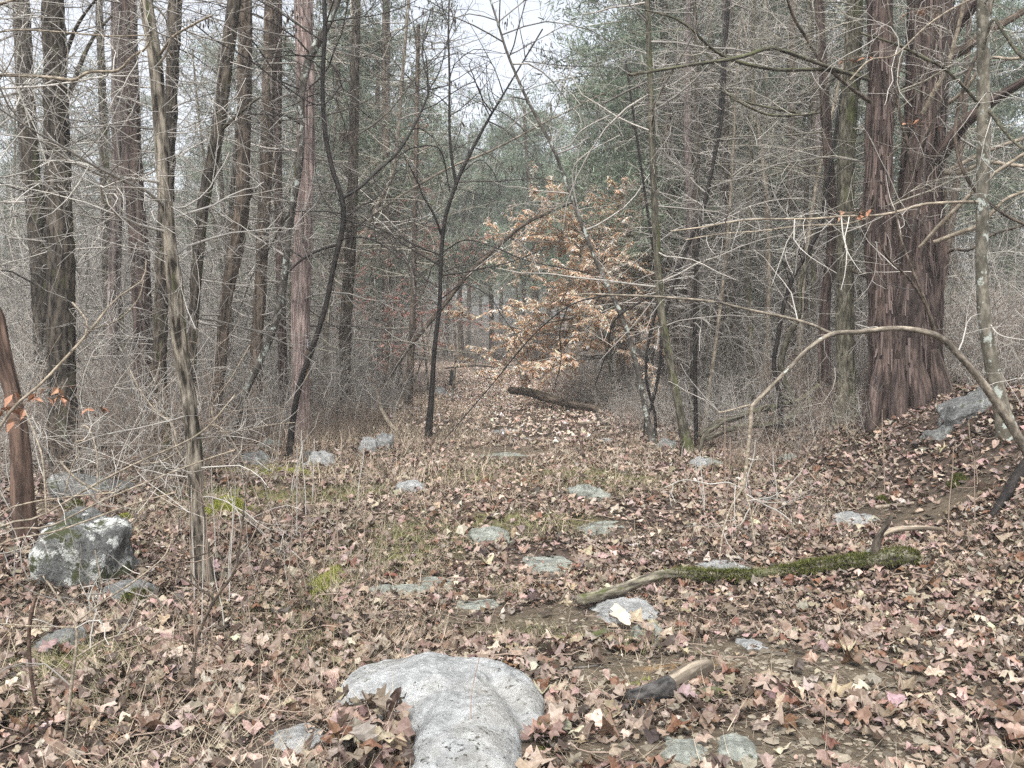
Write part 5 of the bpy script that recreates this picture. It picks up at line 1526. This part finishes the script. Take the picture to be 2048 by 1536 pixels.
def young_leafy(label, px, Y, H_, crown0, reach, n1, nleaf, size, cols, lean=(0, 0), name='beech_sapling', cat='sapling', side=None, zbase=None, rr=.035, seed=0, wd=.17, taper=True, fall=.9):
    rng = np.random.default_rng(600 + seed)
    x = at(px, 700, Y)[0]
    g = np.array([x, Y, float(h(x, Y))])
    rt = root(name, label, cat, tuple(g), 'saplings that keep their dead leaves')
    K = 24
    t = np.linspace(0, 1, K)
    PR = np.stack([g[0] + lean[0] * t + .08 * np.sin(t * 7 + seed), g[1] + lean[1] * t, g[2] - .1 + (H_ + .1) * t, rr * (1 - .85 * t)], 1)
    obj('trunk', trunk_mesh('trunk', PR, M['smooth'], g, 'smooth', 14), rt)
    P, R = PR[None, :, :3], PR[None, :, 3]
    A, RA = spawn(rng, P, R, n1, crown0 / H_, .98, (reach * .5, reach), (65, 95), .0, .1, 8, None, .003, .6)
    if taper:
        f = (A[:, 0, 2] - g[2]) / H_
        sc = np.clip(1.25 - fall * f, .3, 1)[:, None, None]
        A = A[:, :1] + (A - A[:, :1]) * sc
    if side is not None:                                   # crown grows towards the light of the path
        A[:, :, 0] = A[:, :1, 0] + (A[:, :, 0] - A[:, :1, 0]) * np.where((A[:, -1:, 0] - A[:, :1, 0]) * side > 0, 1.4, .85)
    bt = Bag()
    bt.tube(A, RA, 4)
    B_, RB = spawn(rng, A, RA, n1 * 7, .2, 1., (.2, .7), (25, 60), -.01, .1, 5, None, .0025, .6)
    bt.tube(B_, RB, 3)
    obj('twigs', bt.mesh('twigs', M['tw_grey'], True, g), rt, 'stuff')
    bl = Bag()
    leaf_sprays(bl, rng, B_, nleaf, size, wd, cols)
    obj('foliage', bl.mesh('foliage', M['beech'], False, g), rt, 'stuff')
    return rt


BE = np.array([(.76, .56, .42), (.82, .68, .56), (.72, .49, .33), (.84, .72, .61), (.64, .39, .24), (.78, .60, .46)])
RE = np.array([(.46, .24, .19), (.40, .19, .15), (.54, .33, .27), (.34, .16, .13)])
young_leafy('tan leaved beech sapling glowing orange at the right side of the path', 1222, 19.5, 4.4, 1.1, 2.6, 124, 38000, (.085, .14), BE, (-.2, 0), side=-1, rr=.06, seed=1, fall=.62)
young_leafy('second tan leaved sapling close behind the brightest, crown higher and paler', 1262, 22.5, 5.2, 1.6, 1.9, 56, 5500, (.09, .14), BE * .95, (-.3, 0), side=-1, seed=2)
young_leafy('sparse pale tan leaved sapling above the middle of the path', 1052, 24., 4.6, 2.9, 1.3, 18, 900, (.09, .15), BE, (-.5, 0), seed=3, taper=False)
young_leafy('low rusty shrub under the bright beech beside the path', 1105, 20.5, .95, .2, .7, 14, 260, (.07, .12), BE * np.array([.8, .62, .6]), seed=4, rr=.015)
for k, (px, Y_, H_, c0, n, rch) in enumerate([(745, 21., 4.2, 1.3, 1100, 1.5), (800, 24., 6.6, 3.6, 1200, 1.6), (905, 23., 4.4, 1.6, 700, 1.3), (690, 25., 3.2, .8, 400, 1.2), (850, 26, 4.4, 2.2, 500, 1.3)]):
    young_leafy(['red brown leaved sapling left of the path behind the arching stem', 'tall reddish leaved sapling highest of the red ones', 'small red leaved sapling nearest the path on its left side', 'low dull red sapling deep in the left brush', 'sparse reddish sapling behind the slim dark young tree'][k], px, Y_, H_, c0, rch, 26, n, (.08, .13), RE, seed=10 + k, taper=False, name='red_leaf_sapling')
for k, (px, py, Y_, n) in enumerate([(84, 803, 6.2, 26), (470, 700, 19., 90), (1715, 425, 7.5, 9), (1690, 120, 9.4, 6), (1840, 245, 9.0, 5), (1850, 20, 9.0, 6)]):
    rng = np.random.default_rng(700 + k)
    c = at(px, py, Y_)
    P = c[None, None] + np.cumsum(rng.normal(size=(8, 5, 3)) * np.array([.11, .06, .035]) * (1 if k < 2 else .5), axis=1)
    b = Bag()
    bt = Bag()
    P[:, 0] = c
    leaf_sprays(b, rng, P, n, (.07, .12), .22, np.array([(.30, .15, .085), (.36, .21, .13), (.24, .11, .06)]))
    o = root('leafy_twig', ['twig with orange dead leaves beside the rotten stub at the left edge', 'small cluster of orange leaves in the brush behind the leaning trunk', 'few brown leaves stuck on the long pale branch before the double cedar', 'brown leaves caught where limbs cross by the reddish pole', 'single brown leaf cluster on the right cedar stem', 'brown leaves at the top of the right cedar stem'][k], 'leaf cluster', tuple(c))
    obj('leaves', b.mesh('leaves', M['leaf'], False, c), o, 'stuff')
    bt.tube(P, np.full(P.shape[:2], .002), 3)
    obj('twig', bt.mesh('twig', M['tw_brown'], True, c), o, 'stuff')

# a source collection that is only instanced by geometry nodes
SRC = bpy.data.collections.new('brush_kinds')


def brush_variant(k, rng, n, rad, hh, mat, r0, arch=.0, tops=7, n3=1, rmin=.0035):
    b = Bag()
    a, r = rng.uniform(0, 6.283, n), rad * np.sqrt(rng.random(n))
    K = 8
    P = np.zeros((n, K, 3))
    P[:, 0] = np.stack([np.cos(a) * r, np.sin(a) * r, -.1 + 0 * a], 1)
    d = nrm(np.stack([rng.normal(size=n) * .22, rng.normal(size=n) * .22, np.ones(n)], 1))
    H_ = hh[0] + (hh[1] - hh[0]) * rng.random(n) ** 1.4
    bend = rng.normal(size=(n, 3)) * arch
    bend[:, 2] -= arch * .5
    for q in range(1, K):
        d = nrm(d + rng.normal(size=(n, 3)) * .09 + bend / K)
        P[:, q] = P[:, q - 1] + d * (H_ / (K - 1))[:, None]
    R = r0 * (.5 + H_ / hh[1])[:, None] * np.linspace(1, .35, K)[None, :]
    b.tube(P, R, 4)
    A, RA = spawn(rng, P, R, n * tops, .15, 1., (.25, .5 + hh[1] * .3), (30, 85), .01, .16, 6, None, rmin)
    b.tube(A, RA, 3)
    if n3:
        B_, RB = spawn(rng, A, RA, n * tops * n3, .2, 1., (.15, .6), (30, 80), .0, .18, 5, None, rmin * .85)
        b.tube(B_, RB, 3)
    o = bpy.data.objects.new('brush_kind', b.mesh('brush_kind', M[mat]))
    SRC.objects.link(o)
    return o


rng = np.random.default_rng(41)
for k in range(3):
    brush_variant(k, rng, 26, 1.1, (.6, 2.2), ('tw_grey', 'tw_pale', 'tw_brown')[k], .0055, .5, 7)
for k in range(3):
    brush_variant(k, rng, 12, 1.3, (2.2, 4.6), ('tw_pale', 'tw_grey', 'tw_pale')[k], .010, .4, 14)
for k in range(2):
    brush_variant(k, rng, 7, 1.3, (4.5, 8.5), ('tw_pale', 'tw_grey')[k], .018, .25, 30, 2)
SRC_ORDER = sorted(o.name for o in SRC.objects)


def gn_instances(name, pts, idx, rot, scl, kind='stuff'):
    me = bpy.data.meshes.new(name)
    me.vertices.add(len(pts))
    me.vertices.foreach_set('co', np.asarray(pts, np.float32).ravel())
    me.attributes.new('pick', 'INT', 'POINT').data.foreach_set('value', np.asarray(idx, np.int32))
    me.attributes.new('turn', 'FLOAT_VECTOR', 'POINT').data.foreach_set('vector', np.asarray(rot, np.float32).ravel())
    me.attributes.new('grow', 'FLOAT', 'POINT').data.foreach_set('value', np.asarray(scl, np.float32))
    o = obj(name, me, None, kind)
    ng = bpy.data.node_groups.new('thicket', 'GeometryNodeTree')
    ng.interface.new_socket('Geometry', in_out='INPUT', socket_type='NodeSocketGeometry')
    ng.interface.new_socket('Geometry', in_out='OUTPUT', socket_type='NodeSocketGeometry')
    gi, go = ng.nodes.new('NodeGroupInput'), ng.nodes.new('NodeGroupOutput')
    ci = ng.nodes.new('GeometryNodeCollectionInfo')
    ci.inputs['Collection'].default_value = SRC
    ci.inputs['Separate Children'].default_value = True
    ci.inputs['Reset Children'].default_value = True
    ip = ng.nodes.new('GeometryNodeInstanceOnPoints')
    ip.inputs['Pick Instance'].default_value = True
    ng.links.new(gi.outputs[0], ip.inputs['Points'])
    ng.links.new(ci.outputs[0], ip.inputs['Instance'])
    for nm, typ, sock in (('pick', 'INT', 'Instance Index'), ('turn', 'FLOAT_VECTOR', 'Rotation'), ('grow', 'FLOAT', 'Scale')):
        na = ng.nodes.new('GeometryNodeInputNamedAttribute')
        na.data_type = typ
        na.inputs['Name'].default_value = nm
        ng.links.new(na.outputs[0], ip.inputs[sock])
    ng.links.new(ip.outputs[0], go.inputs[0])
    md = o.modifiers.new('thicket', 'NODES')
    md.node_group = ng
    return o


pts, idx, rot, scl = [], [], [], []
def brush(n, y0, y1, left, right, kinds, s, seed):
    r = np.random.default_rng(seed)
    c = 0
    while c < n:
        y = math.sqrt(r.uniform(y0 ** 2, y1 ** 2))
        x = r.uniform(-.66 * y - 2, .66 * y + 2)
        d = x - path_x(y)
        if -left(y) < d < right(y):
            continue
        if vnoise(x * .33, y * .33, 5.) < -.1:
            continue
        pts.append((x, y, float(h(x, y))))
        idx.append(int(r.choice(kinds)))
        rot.append((r.normal() * .06, r.normal() * .06, r.uniform(0, 6.283)))
        scl.append(r.uniform(*s))
        c += 1


verge = lambda y: 2.3 + .25 * max(0, 14 - y) + .02 * y
vr = lambda y: 2.7 + (2.6 * min(1, max(0, 15 - y) / 3)) + .02 * y
brush(190, 10.5, 20, verge, vr, [0, 1, 2], (.6, 1.), 1)
brush(170, 18, 34, verge, vr, [0, 1, 2, 3, 4, 5], (.7, 1.1), 2)
brush(60, 15, 26, lambda y: 2.4, lambda y: 3.2, [3, 4, 5, 6, 7], (.7, 1.0), 3)
brush(110, 30, 60, lambda y: 2.8 + .02 * y, lambda y: 2.8 + .02 * y, [2, 3, 4, 5, 6, 7], (.8, 1.25), 4)
brush(40, 62, 90, lambda y: -9, lambda y: -9, [0, 2, 3, 4, 5], (1., 1.5), 5)
# low whippy brush along the verges and thicker tangles at both flanks
def near_brush(n, y0, y1, x0, x1, kinds, s_, seed):
    r = np.random.default_rng(seed)
    for k in range(n):
        y = r.uniform(y0, y1)
        x = path_x(y) + r.uniform(x0, x1) if abs(x0) < 5 and y0 > 9 else r.uniform(x0, x1)
        pts.append((x, y, float(h(x, y))))
        idx.append(int(r.choice(kinds)))
        rot.append((r.normal() * .08, r.normal() * .08, r.uniform(0, 6.283)))
        scl.append(r.uniform(*s_))


near_brush(46, 11.5, 21, -4.6, -2.0, [2, 2, 0, 1], (.35, .62), 71)
near_brush(30, 14, 24, 1.9, 4.4, [2, 0, 1], (.35, .6), 72)
near_brush(13, 7.2, 11, -6.2, -3.4, [0, 1, 2, 2], (.5, .85), 73)
near_brush(26, 10, 14, 2.9, 6.8, [0, 1, 1, 2], (.3, .55), 74)
near_brush(10, 7.5, 11, 5.0, 7., [0, 1], (.35, .6), 75)
# thin pale brush in the opening where the path ends
r = np.random.default_rng(17)
for k in range(46):
    y = r.uniform(50, 80)
    x = path_x(y) + r.uniform(-9, 7)
    pts.append((x, y, float(h(x, y))))
    idx.append(int(r.choice([1, 1, 5, 0])))
    rot.append((0., 0., r.uniform(0, 6.283)))
    scl.append(r.uniform(.9, 1.5))
gn_instances('undergrowth', pts, idx, rot, scl)


# bare young trees further in: three builds, each copied with its own trunk and twigs
def proto_bare(seed, H_, r, mat, style, n1, L1, tm, n2=7, zone=(1.2, 99), lean=.3, K=26):
    rng = np.random.default_rng(900 + seed)
    t = np.linspace(0, 1, K)
    PR = np.stack([lean * t * t + .12 * np.sin(t * 5 + seed), .1 * np.sin(t * 4 + seed * 2), -.15 + H_ * t, r * (1.15 - .75 * t) + r * .4 * np.exp(-t * 30)], 1)
    tr = trunk_mesh('trunk', PR, M[mat], (0, 0, 0), style, 14)
    b = Bag()
    P, R = PR[None, :, :3], PR[None, :, 3]
    A, RA = spawn(rng, P, R, n1, min(.9, zone[0] / H_), 1., L1, (50, 95), .0, .11, 7, None, .005, .5)
    b.tube(A, RA, 4)
    B_, RB = spawn(rng, A, RA, n1 * n2, .15, 1., (.3, 1.1), (30, 75), .0, .14, 5, None, .0042, .3)
    b.tube(B_, RB, 3)
    tw = b.mesh('twigs', M[tm])
    return tr, tw, A, B_


def needle_mesh(rng, A, B_, n, spread=.13, ln=(.06, .17), wd=.011):
    """evergreen sprays: small flat scale-leaf shoots clustered along the outer twigs"""
    N, K = B_.shape[:2]
    i = rng.integers(0, N, n)
    f = (.25 + .75 * rng.random(n)) * (K - 1.001)
    k = f.astype(int)
    w = (f - k)[:, None]
    p = B_[i, k] * (1 - w) + B_[i, k + 1] * w + rng.normal(size=(n, 3)) * spread * np.array([1, 1, .7])
    d = nrm(nrm(B_[i, k + 1] - B_[i, k]) + rng.normal(size=(n, 3)) * .7 + np.array([0, 0, .1]))
    s = nrm(np.cross(d, rng.normal(size=(n, 3))))
    L = rng.uniform(ln[0], ln[1], n)[:, None]
    W = wd * rng.uniform(.6, 1.5, n)[:, None]
    V = np.stack([p - s * W, p + s * W, p + d * L + s * W * .5, p + d * L - s * W * .5], 1).reshape(-1, 3)
    Q = np.arange(n * 4).reshape(-1, 4)
    tt = np.repeat(np.clip(vnoise(p[:, 0] * 1.3, p[:, 1] * 1.3, p[:, 2] * 1.3) + .5 + .2 * rng.normal(size=n), 0, 1), 4)
    return mesh_np('foliage', V, [Q], [M['needle']], False, {'tint': tt})


def place(parts, name, label, cat, group, x, y, rz, s, tilt=(0, 0)):
    rt = root(name, label, cat, (x, y, float(h(x, y))), group)
    rt.rotation_euler = (tilt[0], tilt[1], rz)
    rt.scale = (s, s, s)
    for nm, me, kd in parts:
        obj(nm, me, rt, kd)
    return rt


BARE = []
for k, (H_, r, mat, st, n1, L1, tm) in enumerate([(9.5, .075, 'dark', 'dark', 46, (.5, 2.0), 'tw_grey'), (9., .05, 'mossy', 'smooth', 46, (.4, 1.7), 'tw_grey'), (10., .10, 'brown', 'cedar', 60, (.7, 2.4), 'tw_moss'), (8.5, .04, 'limbpale', 'smooth', 44, (.4, 1.6), 'tw_pale'), (10., .12, 'cedar_grey', 'cedar', 56, (.6, 2.4), 'tw_grey')]):
    tr, tw, A, B_ = proto_bare(k, H_, r, mat, st, n1, L1, tm, lean=(.5, -.4, .2, .8, -.2)[k])
    BARE.append([('trunk', tr, None), ('twigs', tw, 'stuff')])
KIND = ['dark furrowed bare tree deep in the woods, half hidden by brush', 'thin mossy grey bare tree deep in the woods', 'brown cedar with mossy dead branches deep in the woods', 'pale thin bare tree deep in the woods', 'greyish pink cedar pole deep in the woods']
KN = ['bare_tree', 'slender_tree', 'cedar_tree', 'pale_tree', 'cedar_pole']
rng = np.random.default_rng(52)
n = 0
tries = 0
while n < 56:
    y = math.sqrt(rng.uniform(13.5 ** 2, 50 ** 2))
    x = rng.uniform(-.62 * y - 1, .62 * y + 1)
    d = x - path_x(y)
    if abs(d + .2) < 2.9 + (.03 * y if y > 20 else 1.2) or abs(d) < 3.2 + .06 * y:
        continue
    k = int(rng.choice(5, p=[.24, .22, .24, .14, .16]))
    place(BARE[k], KN[k], KIND[k] + (', left of the path' if d < 0 else ', right of the path'), 'tree', 'bare trees deep in the woods: ' + KN[k].replace('_', ' '), x, y, rng.uniform(0, 6.28), rng.uniform(.75, 1.15), (rng.normal() * .04, rng.normal() * .05))
    n += 1

# slim upright trees packed right of the path between the beech and the double cedar, and some on the left
for k in range(26):
    px = rng.uniform(1310, 1640) if k < 18 else rng.uniform(430, 800)
    y = rng.uniform(14.5, 27)
    if abs(at(px, 700, y)[0] - path_x(y)) < 2.9:
        y = 15.5
        px = 1400 + 12 * k
    q = int(rng.choice([0, 1, 3, 4], p=[.34, .36, .2, .1]))
    place(BARE[q], 'slender_tree' if q == 1 else KN[q], KIND[q] + (', left of the path' if px < 950 else ', right of the path'), 'tree', 'bare trees deep in the woods: ' + KN[q].replace('_', ' '), at(px, 700, y)[0], y, rng.uniform(0, 6.28), rng.uniform(.62, .9), (rng.normal() * .04, rng.normal() * .07))
GREEN = []
for k in range(4):
    tr, tw, A, B_ = proto_bare(20 + k, 10.5, .11, 'brown', 'cedar', 90, (.9, 2.9), 'tw_moss', 6, (1.4, 99), .2)
    sel = B_[B_[:, 0, 2] > (3.0, 2.2, 3.6, 1.6)[k]]
    fo = needle_mesh(np.random.default_rng(60 + k), A, sel, 26000)
    GREEN.append([('trunk', tr, None), ('twigs', tw, 'stuff'), ('foliage', fo, 'stuff')])
rng = np.random.default_rng(66)
spots = [(1350, 19), (1460, 21), (1600, 20), (560, 26), (640, 30), (700, 24), (750, 28), (790, 36), (690, 38), (1075, 66), (1100, 50), (1190, 40), (1215, 31), (1240, 27), (1300, 30), (1360, 24), (1420, 29), (1480, 34), (1200, 47), (1560, 28), (1640, 25), (1720, 32), (1820, 28), (1900, 24), (1980, 31), (2050, 26), (430, 44), (520, 44), (620, 46), (830, 52), (1280, 42), (1400, 46), (1540, 44), (1680, 46), (900, 84), (1040, 78), (1120, 68), (965, 92), (760, 60), (1250, 60)]
spots += [(480, 38), (370, 50), (250, 46), (120, 40), (20, 37)]
for k, (px, y) in enumerate(spots):
    x = at(px, 600, y)[0]
    place(GREEN[k % 4], 'green_cedar', 'evergreen cedar with grey-green foliage, ' + ('behind the left trunks' if px < 590 else 'left of the path behind the dark saplings' if px < 860 else 'above the end of the path' if px < 1150 else 'behind the tan leaved beech' if px < 1340 else 'behind the thin stems right of the path' if px < 1700 else 'behind the double cedar'), 'tree', 'green cedars at the back', x, y, rng.uniform(0, 6.28), rng.uniform(.85, 1.2) * (1.15 if y > 45 else 1.), (rng.normal() * .03, rng.normal() * .03))


# the damp winter air: one even box of haze round the camera and the whole wood
V = np.array([[x, y, z] for x in (-95., 95.) for y in (-12., 118.) for z in (-4., 17.)])
Q = np.array([[0, 1, 3, 2], [4, 6, 7, 5], [0, 4, 5, 1], [2, 3, 7, 6], [0, 2, 6, 4], [1, 5, 7, 3]])
hm = bpy.data.materials.new('haze')
hm.use_nodes = True
ht = hm.node_tree
ht.nodes.clear()
ho = ht.nodes.new('ShaderNodeOutputMaterial')
pv = ht.nodes.new('ShaderNodeVolumePrincipled')
pv.inputs['Color'].default_value = (1., .985, .96, 1.)
pv.inputs['Density'].default_value = HAZE
ht.links.new(pv.outputs[0], ho.inputs['Volume'])
obj('haze', mesh_np('haze', V, [Q], [hm], False), None, 'stuff')

for (px, y, sc) in [(935, 66, 1.35), (1000, 72, 1.45), (1045, 58, 1.25), (985, 52, 1.3), (925, 50, 1.2), (1065, 43, 1.2), (890, 56, 1.3)]:
    place(GREEN[2], 'green_cedar', 'evergreen cedar with grey-green foliage, above the end of the path', 'tree', 'green cedars at the back', at(px, 600, y)[0], y, rng.uniform(0, 6.28), sc)
